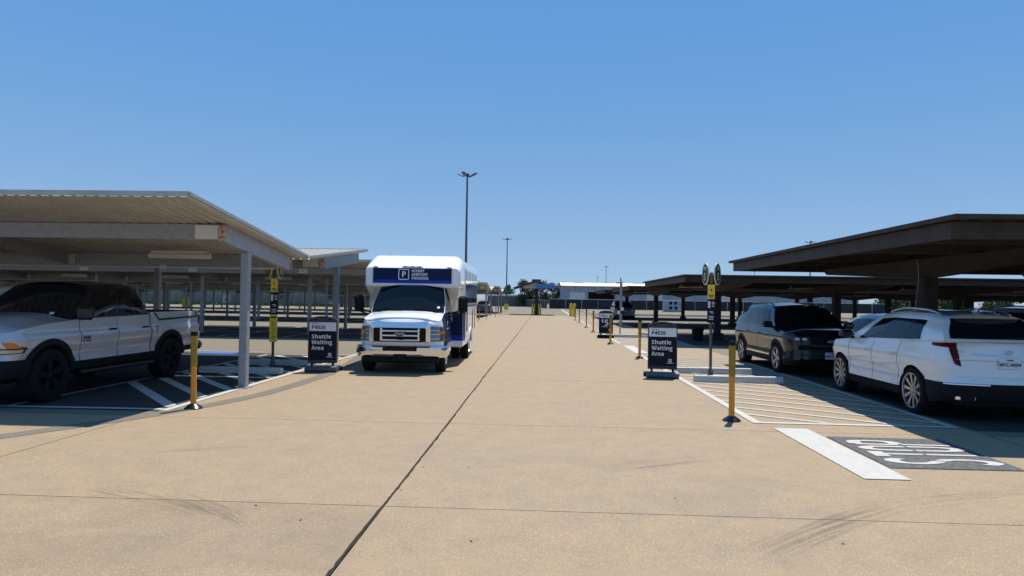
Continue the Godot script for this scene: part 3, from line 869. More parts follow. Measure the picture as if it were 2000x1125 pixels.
func ring(hw: float, h0: float, h1: float, rt: float, rb: float, l: float) -> Array:
	var a := []
	for q in [[1, 1], [-1, 1], [-1, -1], [1, -1]]:
		var r: float = rt if q[1] > 0 else rb
		var c := Vector2(q[0] * (hw - r), (h1 - r) if q[1] > 0 else (h0 + r))
		for i in 7:
			var k := i / 6.0
			var ang: float
			if q[0] > 0 and q[1] > 0: ang = lerpf(0, PI / 2, k)
			elif q[0] < 0 and q[1] > 0: ang = lerpf(PI / 2, PI, k)
			elif q[0] < 0: ang = lerpf(PI, PI * 1.5, k)
			else: ang = lerpf(PI * 1.5, TAU, k)
			a.append(Vector3(c.x + r * cos(ang), c.y + r * sin(ang), -l))
	return a

func shuttle_bus() -> void:
	var t := thing("shuttle_bus", "white and navy airport parking shuttle bus with chrome grille, facing the viewer in the lane", "bus", V(-3.28, 0, 15.45), PI + 0.026)
	# cab nose
	var sh := Shell.new(-0.10, -2.4, 0.97, Vector2(0.22, 0.2), Vector2(0.02, 0.02), 0.07, 0.0, 0.0,
		[[0.4, 0.03], [0.8, 0.0], [1.1, 0.02], [1.25, 0.06], [1.4, 0.09]],
		[[0.4, 0.05], [0.7, 0.0], [1.0, 0.03], [1.12, 0.06], [1.22, 0.14]], [[0.4, 0.0], [1.4, 0.0]])
	var top := [[-2.4, 1.42], [-1.05, 1.38], [-0.6, 1.31], [-0.3, 1.24], [-0.1, 1.17]]
	var la := -0.78
	var R := 0.46
	var zc := 0.40
	var ss := []
	var k := 0.0
	while k < sh.total:
		ss.append(k); k += 0.05
	ss.append(sh.total)
	for i in 25: ss.append(sh.s_l(la + (R - 0.0005) * cos(PI * i / 24.0)))
	for e in [-1.28, -2.22]:
		ss.append(sh.s_l(e - 0.007)); ss.append(sh.s_l(e + 0.007))
	ss.sort()
	var rows := [0.3, 0.5, 0.6, 0.645, 0.70, 0.745, 0.79, 0.86, 0.93, 1.0, 1.06, 1.12, 1.18, 1.24, 1.3, 1.36, 1.45]
	var front_mb := MB.new()
	for sg in [-1.0, 1.0]:
		var bags := {"cab_front": front_mb, "fender": MB.new(), "blue_band": MB.new(), "door": MB.new()}
		var prev := []
		var pl := 0.0
		for s in ss:
			var q := sh.plan(s)
			var l: float = q[0].x
			var zl := 0.64 if q[1].y < 0.5 else 0.50
			if q[1].y > 0.4 and abs(l - la) < R: zl = zc + sqrt(R * R - (l - la) * (l - la))
			var zh: float = max(Shell.tab(top, l), zl + 0.02)
			var c := []
			for r in rows: c.append(sh.at(s, clampf(r, zl, zh), sg))
			c[-1] = sh.at(s, zh, sg); c[0] = sh.at(s, zl, sg)
			if prev.size() > 0:
				var ml := (l + pl) * 0.5
				for j in rows.size() - 1:
					var mh: float = (prev[j].y + prev[j + 1].y + c[j].y + c[j + 1].y) * 0.25
					var key := "cab_front"
					if ml < -0.36: key = "fender" if mh > 0.79 else "blue_band"
					if mh < 0.645: key = "cab_front"
					if ml < -1.28 and ml > -2.22 and mh > 0.6:
						key = "door" if mh > 0.79 else ("blue_band" if mh > 0.645 else "cab_front")
					if (abs(ml + 1.28) < 0.0071 or abs(ml + 2.22) < 0.0071) and mh > 0.6: continue
					if sg > 0: bags[key].quad(prev[j], prev[j + 1], c[j + 1], c[j])
					else: bags[key].quad(prev[j], c[j], c[j + 1], prev[j + 1])
			prev = c; pl = l
		part(t, "fender_wrap", bags.fender.mesh(), M.navy)
		part(t, "blue_band", bags.blue_band.mesh(), M.blue)
		part(t, "door_panel", bags.door.mesh(), M.navy)
	part(t, "cab_front", front_mb.mesh(), M.bus_white)
	var hood := MB.new()
	var pr := []
	for s in ss:
		var q := sh.plan(s)
		var l: float = q[0].x
		if l < -1.15: break
		var zh: float = Shell.tab(top, l)
		var e := sh.at(s, zh, 1)
		var r := []
		for i in 13:
			var u := i / 6.0 - 1.0
			r.append(Vector3(e.x * u, zh + 0.05 * (1 - u * u) * (e.x / 0.97) + 0.03 * smoothstep(0.8, 0.62, abs(u)) * smoothstep(0.3, 0.9, e.x), e.z))
		if pr.size() > 0:
			for i in 12: hood.quad(pr[i], pr[i + 1], r[i + 1], r[i])
		pr = r
	part(t, "hood", hood.mesh(), M.bus_white)
	# cab glass house
	var cb := Cabin.new()
	cb.la0 = -1.0; cb.la1 = -1.68; cb.lc0 = -2.38; cb.lc1 = -2.38; cb.wb = 0.90; cb.wr = 0.80
	cb.roof = [[0, 2.07], [1, 2.07]]; cb.belt = [[-2.4, 1.42], [-1.0, 1.38]]; cb.bow = 0.14; cb.fr = 0.06; cb.taper = 0.0
	var cs := MB.new()
	for sg in [-1.0, 1.0]:
		var g := []
		for j in 15:
			var row := []
			for i in 13: row.append(cb.P(i / 12.0, j / 14.0, sg))
			g.append(row)
		if sg < 0: g.reverse()
		cs.rows(g)
	var g1 := []
	for j in 15:
		var a := []
		for i in 13: a.append(cb.S(j / 14.0, i / 6.0 - 1))
		g1.append(a)
	cs.rows(g1)
	part(t, "cab_frame", cs.mesh(), M.bus_white)
	var gp := func(fn: Callable, u0: float, u1: float, v0: float, v1: float) -> ArrayMesh:
		var mb := MB.new()
		var g := []
		for j in 11:
			var row := []
			for i in 15: row.append(fn.call(lerpf(u0, u1, i / 14.0), lerpf(v0, v1, j / 10.0)))
			g.append(row)
		mb.rows(g)
		return mb.mesh()
	part(t, "windscreen_seal", gp.call(func(u, v): return cb.S(v, u, 0.005), -0.985, 0.985, 0.02, 0.93), M.plastic)
	var ws := part(t, "windscreen", gp.call(func(u, v): return cb.S(v, u, 0.010), -0.95, 0.95, 0.05, 0.90), M.glass)
	for sg in [-1.0, 1.0]:
		part(t, "door_window", gp.call(func(u, v): return cb.P(u, v, sg, 0.008), 0.10, 0.60, 0.05, 0.80), M.glass)
		var wp := MB.new()
		wp.tube(cb.S(0.05, sg * 0.45 - 0.35, 0.03), cb.S(0.14, sg * 0.45 + 0.25, 0.03), 0.012, 0.008, 6)
		part(t, "wiper", wp.mesh(), M.black)
	var stk := MB.new()
	stk.quad(cb.S(0.14, -0.86, 0.014), cb.S(0.14, -0.79, 0.014), cb.S(0.20, -0.79, 0.014), cb.S(0.20, -0.86, 0.014))
	part(ws, "sticker", stk.mesh(), M.sign_white)
	# body box and the cap over the cab
	var bd := MB.new()
	var W := 1.225
	var rg := [ring(W, 0.48, 2.84, 0.26, 0.03, -2.25), ring(W, 0.48, 2.84, 0.26, 0.03, -4.15)]
	bd.rows(rg, true)
	var rg2 := [ring(W, 0.95, 2.84, 0.26, 0.03, -4.15), ring(W, 0.95, 2.84, 0.26, 0.03, -5.15)]
	bd.rows(rg2, true)
	bd.rows([ring(W, 0.48, 2.84, 0.26, 0.03, -5.15), ring(W, 0.48, 2.84, 0.26, 0.03, -7.15), ring(W - 0.07, 0.50, 2.77, 0.24, 0.03, -7.25)], true)
	bd.fan(ring(W, 0.48, 2.84, 0.26, 0.03, -2.25)); bd.fan(ring(W, 0.48, 2.84, 0.26, 0.03, -4.15)); bd.fan(ring(W, 0.48, 2.84, 0.26, 0.03, -5.15)); bd.fan(ring(W - 0.07, 0.5, 2.77, 0.24, 0.03, -7.25))
	part(t, "body", bd.mesh(30), M.bus_white)
	var cap := MB.new()
	var cr := []
	for e in [[-1.56, 1.17, 2.05, 2.50, 0.10], [-1.60, 1.20, 2.015, 2.535, 0.13], [-1.72, 1.215, 2.0, 2.60, 0.16], [-1.95, 1.22, 2.0, 2.72, 0.22], [-2.15, 1.225, 2.0, 2.80, 0.25], [-2.26, 1.23, 2.0, 2.845, 0.26]]:
		cr.append(ring(e[1], e[2], e[3], e[4], 0.06, e[0]))
	cap.rows(cr, true)
	cap.fan(cr[0])
	part(t, "front_cap", cap.mesh(32), M.bus_white)
	for sg in [-1.0, 1.0]:      # flared side fairings between cab and body
		var fm := MB.new()
		fm.rows([[Vector3(sg * 1.19, 2.06, 1.62), Vector3(sg * 1.22, 2.02, 2.25)], [Vector3(sg * 1.10, 1.75, 1.95), Vector3(sg * 1.22, 1.75, 2.25)], [Vector3(sg * 0.97, 1.40, 2.15), Vector3(sg * 1.215, 1.38, 2.25)]])
		fm.rows([[Vector3(sg * 1.19, 2.06, 1.62), Vector3(sg * 0.82, 2.06, 1.75)], [Vector3(sg * 1.10, 1.75, 1.95), Vector3(sg * 0.90, 1.75, 1.98)], [Vector3(sg * 0.97, 1.40, 2.15), Vector3(sg * 0.93, 1.40, 2.16)]])
		part(t, "side_fairing", fm.mesh(20), M.bus_white)
	var sg1 := MB.new()
	sg1.box(Vector3(0, 2.305, 1.545), Vector3(1.98, 0.37, 0.03), 0.004)
	var board := part(t, "destination_board", sg1.mesh(), M.navy)
	var sg2 := MB.new()
	sg2.box(Vector3(0, 2.155, 1.5415), Vector3(1.985, 0.085, 0.034), 0.003)
	part(board, "blue_stripe", sg2.mesh(), M.blue)
	var tb := Basis(Vector3.UP, PI)
	letters(board, "P", 0.20, Vector3(0.215, 2.335, 1.527), tb, M.sign_white, true, HORIZONTAL_ALIGNMENT_CENTER)
	var fr := MB.new()
	var fo := []; var fi := []
	for v in ring(0.135, -0.135, 0.135, 0.035, 0.035, 0): fo.append(v)
	for v in ring(0.115, -0.115, 0.115, 0.025, 0.025, 0): fi.append(v)
	fr.rows([fo, fi], true)
	part(board, "logo_frame", fr.mesh(), M.sign_white, Vector3(0.215, 2.335, 1.526))
	var y := 2.425
	for s in ["HOBBY", "AIRPORT", "PARKING"]:
		letters(board, s, 0.098, Vector3(0.02, y, 1.527), tb, M.sign_white, true)
		y -= 0.092
	var ml := MB.new()
	ml.box(Vector3(0, 2.535, 1.60), Vector3(0.52, 0.05, 0.10), 0.02)
	var mk := part(t, "marker_light_bar", ml.mesh(), M.bus_white)
	for x in [-0.18, 0.0, 0.18]:
		var b := MB.new()
		b.box(Vector3(x, 2.535, 1.548), Vector3(0.06, 0.026, 0.02), 0.006)
		part(mk, "marker_lens", b.mesh(), M.amber)
	for x in [-0.93, 0.93]:
		var b := MB.new()
		b.box(Vector3(x, 2.52, 1.60), Vector3(0.14, 0.045, 0.10), 0.02)
		var c := part(t, "marker_light", b.mesh(), M.bus_white)
		var b2 := MB.new()
		b2.box(Vector3(x, 2.52, 1.548), Vector3(0.07, 0.025, 0.02), 0.006)
		part(c, "marker_lens", b2.mesh(), M.amber)
	# grille
	var gr := MB.new()
	var go := ring(0.70, 0.735, 1.19, 0.07, 0.02, 0.015)
	var gi := ring(0.60, 0.755, 1.06, 0.03, 0.02, 0.035)
	var gbk := ring(0.715, 0.72, 1.20, 0.08, 0.02, -0.12)
	gr.rows([gbk, go, gi, ring(0.58, 0.77, 1.04, 0.02, 0.02, -0.03)], true)
	part(t, "grille_surround", gr.mesh(25), M.chrome)
	var gb := MB.new()
	gb.box(Vector3(0, 0.905, 0.05), Vector3(1.2, 0.31, 0.04), 0.005)
	var gback := part(t, "grille_backing", gb.mesh(), M.black)
	for h in [0.775, 0.88, 0.985]:
		var b := MB.new()
		b.box(Vector3(0, h, -0.015), Vector3(0.84, 0.036, 0.05), 0.012)
		part(gback, "grille_bar", b.mesh(), M.chrome)
	for x in [-0.43, 0.43]:
		var b := MB.new()
		b.box(Vector3(x, 0.905, -0.012), Vector3(0.06, 0.29, 0.05), 0.015)
		part(gback, "grille_post", b.mesh(), M.chrome)
	var em := MB.new()
	em.lathe([[0.0, 0.012], [0.82, 0.012], [0.84, 0.018], [1.0, 0.014], [1.0, 0.0]], 32, Transform3D(Basis(Vector3(0.125, 0, 0), Vector3(0, 0, -1), Vector3(0, 0.055, 0)), Vector3.ZERO))
	var eo := part(t, "oval_emblem", em.mesh(), M.badge, Vector3(0, 0.92, -0.045))
	var em2 := MB.new()
	em2.lathe([[0.0, 0.0185], [0.82, 0.0165]], 32, Transform3D(Basis(Vector3(0.125, 0, 0), Vector3(0, 0, -1), Vector3(0, 0.055, 0)), Vector3.ZERO))
	part(eo, "emblem_field", em2.mesh(), M.navy)
	letters(eo, "Ford", 0.075, Vector3(0, 0.004, -0.021), tb, M.chrome, false, HORIZONTAL_ALIGNMENT_CENTER)
	for sg in [-1.0, 1.0]:
		var hl := part(t, "headlight", patch_on(sh, sg, [[sh.s_wf(0.715), 0.735], [sh.s_l(-0.36), 0.755], [sh.s_l(-0.36), 1.075], [sh.s_wf(0.715), 1.085]], 0.012).mesh(), M.lamp_housing)
		part(hl, "indicator_lens", patch_on(sh, sg, [[sh.s_wf(0.84), 0.91], [sh.s_l(-0.36), 0.915], [sh.s_l(-0.36), 0.985], [sh.s_wf(0.84), 0.985]], 0.017).mesh(), M.amber)
		for e in [0.80, 0.905, 0.995]:
			part(hl, "lens_divider", patch_on(sh, sg, [[sh.s_wf(0.72), e], [sh.s_l(-0.34), e], [sh.s_l(-0.34), e + 0.012], [sh.s_wf(0.72), e + 0.012]], 0.018).mesh(), M.chrome)
	# bumper: a rounded chrome section swept round the nose
	var bp := MB.new()
	var gg := []
	for e in [[0.655, -0.05], [0.64, 0.075], [0.60, 0.115], [0.50, 0.12], [0.42, 0.105], [0.375, 0.06], [0.365, -0.02]]:
		var row := []
		for i in range(-24, 25):
			var s := sh.s_l(-0.50) * absf(i) / 24.0
			var p := sh.at(s, 0.8, -1.0 if i < 0 else 1.0, e[1])
			row.append(Vector3(p.x, e[0], p.z))
		gg.append(row)
	bp.rows(gg)
	part(t, "bumper", bp.mesh(), M.chrome)
	var bs := MB.new()
	bs.box(Vector3(0, 0.57, -0.022), Vector3(0.78, 0.085, 0.02), 0.006)
	part(t, "bumper_slot", bs.mesh(), M.black)
	var va := MB.new()
	va.box(Vector3(0, 0.32, 0.12), Vector3(1.8, 0.14, 0.12), 0.04)
	va.box(Vector3(0, 0.375, -0.03), Vector3(0.30, 0.13, 0.02), 0.006)
	part(t, "valance", va.mesh(), M.plastic)
	# mirrors
	for sg in [-1.0, 1.0]:
		var mm := MB.new()
		mm.box(Vector3(sg * 1.30, 1.60, 1.42), Vector3(0.24, 0.42, 0.12), 0.055)
		var mn := part(t, "mirror", mm.mesh(), M.plastic)
		var ar := MB.new()
		ar.tube(Vector3(sg * 1.28, 1.40, 1.44), Vector3(sg * 0.95, 1.28, 1.35), 0.018, 0.02, 8)
		ar.tube(Vector3(sg * 1.28, 1.46, 1.44), Vector3(sg * 0.95, 1.36, 1.45), 0.018, 0.02, 8)
		part(mn, "mirror_arm", ar.mesh(), M.black)
	# side windows and trim of the body
	for sg in [-1.0, 1.0]:
		var fb := MB.new()
		fb.box(Vector3(sg * (W + 0.006), 2.08, 4.86), Vector3(0.02, 0.98, 4.3), 0.006)
		var frame := part(t, "window_frame", fb.mesh(), M.bus_white)
		for i in 4:
			for j in 2:
				var b := MB.new()
				if j == 0: b.box(Vector3(sg * (W + 0.014), 1.90, 3.25 + i * 1.06), Vector3(0.014, 0.56, 0.98), 0.005)
				else: b.box(Vector3(sg * (W + 0.014), 2.38, 3.25 + i * 1.06), Vector3(0.014, 0.26, 0.80), 0.005)
				part(frame, "window", b.mesh(), M.glass)
		var nv := MB.new()
		nv.box(Vector3(sg * (W + 0.003), 1.09, 2.62), Vector3(0.012, 0.62, 0.72), 0.003)
		part(t, "navy_wrap", nv.mesh(), M.navy)
		var nb := MB.new()
		nb.box(Vector3(sg * (W + 0.004), 0.71, 2.62), Vector3(0.012, 0.14, 0.72), 0.003)
		part(t, "blue_band", nb.mesh(), M.blue)
		var bw := MB.new()
		bw.box(Vector3(sg * 1.085, 1.085, 2.243), Vector3(0.27, 0.59, 0.012), 0.003)
		part(t, "navy_wrap", bw.mesh(), M.navy)
		var bw2 := MB.new()
		bw2.box(Vector3(sg * 1.085, 0.717, 2.243), Vector3(0.27, 0.144, 0.012), 0.003)
		part(t, "blue_band", bw2.mesh(), M.blue)
		for e in [[3.35, 0.05], [3.65, 0.05], [5.45, 0.16], [6.3, 0.07]]:
			var b := MB.new()
			b.box(Vector3(sg * (W + 0.003), 1.12, e[0]), Vector3(0.010, 0.58, e[1]), 0.003)
			part(t, "wrap_stripe", b.mesh(), M.navy)
		var rb := MB.new()
		rb.box(Vector3(sg * (W + 0.004), 1.49, 4.7), Vector3(0.02, 0.03, 4.9), 0.006)
		part(t, "rub_rail", rb.mesh(), M.bus_white)
		var rb2 := MB.new()
		rb2.box(Vector3(sg * (W + 0.004), 0.62, 3.55), Vector3(0.02, 0.03, 1.15), 0.006)
		part(t, "rub_rail", rb2.mesh(), M.bus_white)
		var ah := MB.new()
		var g := []
		for e in [[0.44, 0.0], [0.45, 0.03], [0.51, 0.03], [0.52, 0.0]]:
			var row := []
			for i in 21:
				var a := PI * i / 20.0
				row.append(Vector3(sg * (W + e[1]), 0.44 + e[0] * sin(a), 4.65 + e[0] * cos(a)))
			g.append(row)
		ah.rows(g)
		part(t, "wheel_arch", ah.mesh(), M.bus_white)
		var lamp := MB.new()
		lamp.box(Vector3(sg * 1.12, 1.1, 7.27), Vector3(0.12, 0.4, 0.04), 0.02)
		part(t, "tail_light", lamp.mesh(), M.red_lens)
		# lettering on the fender
		var ft := letters(t, "P", 0.16, Vector3(sg * 0.975, 1.14, 0.98), Basis(Vector3.UP, PI / 2 * sg), M.sign_white, true, HORIZONTAL_ALIGNMENT_CENTER)
		var tl := MB.new()
		tl.box(Vector3(sg * 0.982, 1.02, 1.0), Vector3(0.006, 0.022, 0.36))
		part(t, "print_line", tl.mesh(), M.sign_white)
	var rbm := MB.new()
	rbm.box(Vector3(0, 0.52, 7.33), Vector3(2.35, 0.18, 0.16), 0.03)
	part(t, "rear_bumper", rbm.mesh(), M.plastic)
	var ub := MB.new()
	ub.box(Vector3(0, 0.55, 3.7), Vector3(1.25, 0.36, 6.4), 0.05)
	ub.tube(Vector3(-0.8, 0.39, 0.78), Vector3(0.8, 0.39, 0.78), 0.07, 0.07, 10)
	ub.tube(Vector3(-0.8, 0.39, 4.65), Vector3(0.8, 0.39, 4.65), 0.09, 0.09, 10)
	part(t, "chassis", ub.mesh(), M.black)
	var wm := make_wheel_meshes(0.395, 0.23, 0.235, 8, false, 0.0)
	for e in [[0.78, 0.86], [4.65, 1.08], [4.65, 0.81]]:
		for sg in [-1.0, 1.0]: put_wheel(t, wm, Vector3(sg * e[1], 0.395, e[0]), M.chrome, M.chrome)

# ---------------------------------------------------------------- ground
var stain := FastNoiseLite.new()
var stain2 := FastNoiseLite.new()
var stain3 := FastNoiseLite.new()
func slab(parent: Node, x0: float, x1: float, d0: float, d1: float, cell: float, gap: float, sd: int) -> void:
	var mb := MB.new()
	mb.colored = true
	var nx: int = max(1, int((x1 - x0) / cell))
	var nd: int = max(1, int((d1 - d0) / cell))
	rng.seed = sd
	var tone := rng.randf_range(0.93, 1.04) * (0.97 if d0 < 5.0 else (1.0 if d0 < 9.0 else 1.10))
	var warm := rng.randf_range(-0.03, 0.03)
	var cols := []
	var pts := []
	for j in nd + 1:
		var r := []
		var rc := []
		for i in nx + 1:
			var x := lerpf(x0, x1, float(i) / nx)
			var d := lerpf(d0, d1, float(j) / nd)
			var a := stain.get_noise_2d(x, d)
			var b := stain2.get_noise_2d(x * 0.6, d)
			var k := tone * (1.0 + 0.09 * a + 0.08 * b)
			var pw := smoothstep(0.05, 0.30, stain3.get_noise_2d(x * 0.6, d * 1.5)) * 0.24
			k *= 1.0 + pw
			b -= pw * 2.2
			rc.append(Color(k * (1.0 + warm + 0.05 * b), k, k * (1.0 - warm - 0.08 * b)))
			if i == 0: x += gap
			if i == nx: x -= gap
			if j == 0: d += gap * 0.5
			if j == nd: d -= gap * 0.5
			r.append(V(x, 0, d))
		pts.append(r)
		cols.append(rc)
	for j in nd:
		for i in nx:
			var q := [[j, i], [j + 1, i], [j + 1, i + 1], [j, i + 1]]
			for e in [0, 1, 2, 0, 2, 3]:
				mb.t.append(pts[q[e][0]][q[e][1]])
				mb.col.append(cols[q[e][0]][q[e][1]])
	mb.cur = cols[0][0]
	var e := [pts[0][0], pts[0][nx], pts[nd][nx], pts[nd][0]]
	for i in 4:
		var a: Vector3 = e[i]; var b: Vector3 = e[(i + 1) % 4]
		mb.quad(a, b, b - Vector3(0, 0.03, 0), a - Vector3(0, 0.03, 0))
	part(parent, "concrete_slab", mb.mesh(10), M.slab)
func sheet(parent: Node, called: String, x0: float, x1: float, d0: float, d1: float, y: float, m: Material) -> MeshInstance3D:
	var mb := MB.new()
	mb.quad(V(x0, y, d0), V(x0, y, d1), V(x1, y, d1), V(x1, y, d0))
	return part(parent, called, mb.mesh(0), m)
func bar(parent: Node, called: String, a: Vector2, b: Vector2, w: float, y: float, m: Material) -> MeshInstance3D:
	var n := (b - a).orthogonal().normalized() * w * 0.5
	var mb := MB.new()
	mb.quad(V(a.x - n.x, y, a.y - n.y), V(b.x - n.x, y, b.y - n.y), V(b.x + n.x, y, b.y + n.y), V(a.x + n.x, y, a.y + n.y))
	return part(parent, called, mb.mesh(0), m)
func flat_poly(parent: Node, called: String, pts: Array, y: float, m: Material) -> MeshInstance3D:
	var mb := MB.new()
	var id := Geometry2D.triangulate_polygon(PackedVector2Array(pts))
	for i in range(0, id.size(), 3):
		var a: Vector2 = pts[id[i]]; var b: Vector2 = pts[id[i + 1]]; var c: Vector2 = pts[id[i + 2]]
		mb.tri_o(V(a.x, y, a.y), V(b.x, y, b.y), V(c.x, y, c.y), V(a.x, y - 1, a.y))
	return part(parent, called, mb.mesh(0), m)
func clip_bar(a: Vector2, b: Vector2, w: float, box: Rect2) -> PackedVector2Array:
	var n := (b - a).orthogonal().normalized() * w * 0.5
	var r := PackedVector2Array([box.position, Vector2(box.end.x, box.position.y), box.end, Vector2(box.position.x, box.end.y)])
	var q := Geometry2D.intersect_polygons(PackedVector2Array([a - n, b - n, b + n, a + n]), r)
	return q[0] if q.size() > 0 else PackedVector2Array()

func ground() -> void:
	stain.seed = 4; stain.frequency = 0.55; stain.fractal_octaves = 5
	stain3.seed = 15; stain3.frequency = 0.5; stain3.fractal_octaves = 6; stain3.fractal_gain = 0.62
	stain2.seed = 8; stain2.frequency = 0.22; stain2.fractal_octaves = 4
	var base := struct_node("ground")
	sheet(base, "ground_surface", -1500, 1500, -300, 2500, -0.030, M.lot_far)
	var lane := struct_node("lane")
	var js := [-3.6, 1.1, 5.68, 9.5, 14.9, 19.9, 24.9, 29.9, 34.9, 39.9, 44.9, 49.9, 54.9, 59.9, 64.9, 69.9, 76.0]
	var xs := [-5.72, -1.32, 6.05]
	for i in js.size() - 1:
		var cell := 0.11 if js[i] < 9 else (0.22 if js[i] < 19 else 0.8)
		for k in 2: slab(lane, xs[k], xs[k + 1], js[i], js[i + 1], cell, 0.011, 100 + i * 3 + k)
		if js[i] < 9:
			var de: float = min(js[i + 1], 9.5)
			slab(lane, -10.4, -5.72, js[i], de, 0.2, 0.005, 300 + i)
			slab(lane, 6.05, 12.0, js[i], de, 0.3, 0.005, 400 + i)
			slab(lane, -15.4, -10.4, js[i], de, 0.4, 0.005, 500 + i)
	# irregular joint sealant, recessed between the slabs
	for e in [[-1.32, 0.022, 76.0], [6.05, 0.012, 9.5]]:
		var sb := MB.new()
		rng.seed = int(e[0] * 10) + 50
		var d := -3.6
		var w0: float = e[1]
		var dx := 0.0
		while d < e[2]:
			var st := 0.07 if d < 20 else 0.5
			var w1: float = e[1] * rng.randf_range(0.65, 1.5)
			var nx := clampf(dx + rng.randf_range(-0.004, 0.004), -0.012, 0.012)
			sb.quad(V(e[0] + dx - w0 * 0.5, 0.001, d), V(e[0] + nx - w1 * 0.5, 0.001, d + st), V(e[0] + nx + w1 * 0.5, 0.001, d + st), V(e[0] + dx + w0 * 0.5, 0.001, d))
			d += st; w0 = w1; dx = nx
		part(lane, "joint_sealant", sb.mesh(0), M.sealant)
	for i in range(1, js.size() - 1):
		bar(lane, "joint_filler", Vector2(-5.7, js[i]), Vector2(6.0, js[i]), 0.03, -0.006, M.sealant)
	# grey patched strip along the left edge
	var strip := [Vector2(-7.6, 6.6), Vector2(-6.51, 7.92), Vector2(-5.75, 9.3), Vector2(-5.25, 10.6), Vector2(-4.96, 11.8), Vector2(-4.86, 13.2), Vector2(-4.83, 14.6), Vector2(-4.92, 16.3), Vector2(-5.1, 18.0), Vector2(-5.4, 20.0)]
	var lo := []
	var hi := []
	for i in strip.size():
		var t: Vector2 = (strip[min(i + 1, strip.size() - 1)] - strip[max(i - 1, 0)]).normalized()
		lo.append(strip[i] + t.orthogonal() * 0.15); hi.append(strip[i] - t.orthogonal() * 0.15)
	hi.reverse()
	flat_poly(lane, "patched_strip", lo + hi, 0.004, M.strip)
	# parking surfaces
	var lot := struct_node("parking_pavement")
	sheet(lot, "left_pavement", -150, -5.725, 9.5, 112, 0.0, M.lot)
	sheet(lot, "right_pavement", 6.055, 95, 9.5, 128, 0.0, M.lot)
	for e in [9.9, 27.9, 45.9, 63.8, 81.7]:
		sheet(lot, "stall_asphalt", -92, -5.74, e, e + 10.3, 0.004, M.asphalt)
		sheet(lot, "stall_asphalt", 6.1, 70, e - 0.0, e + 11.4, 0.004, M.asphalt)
	var road := struct_node("road")
	sheet(road, "far_road", -4.6, 3.0, 76.0, 190, -0.004, M.lot)
	markings(lane, lot)

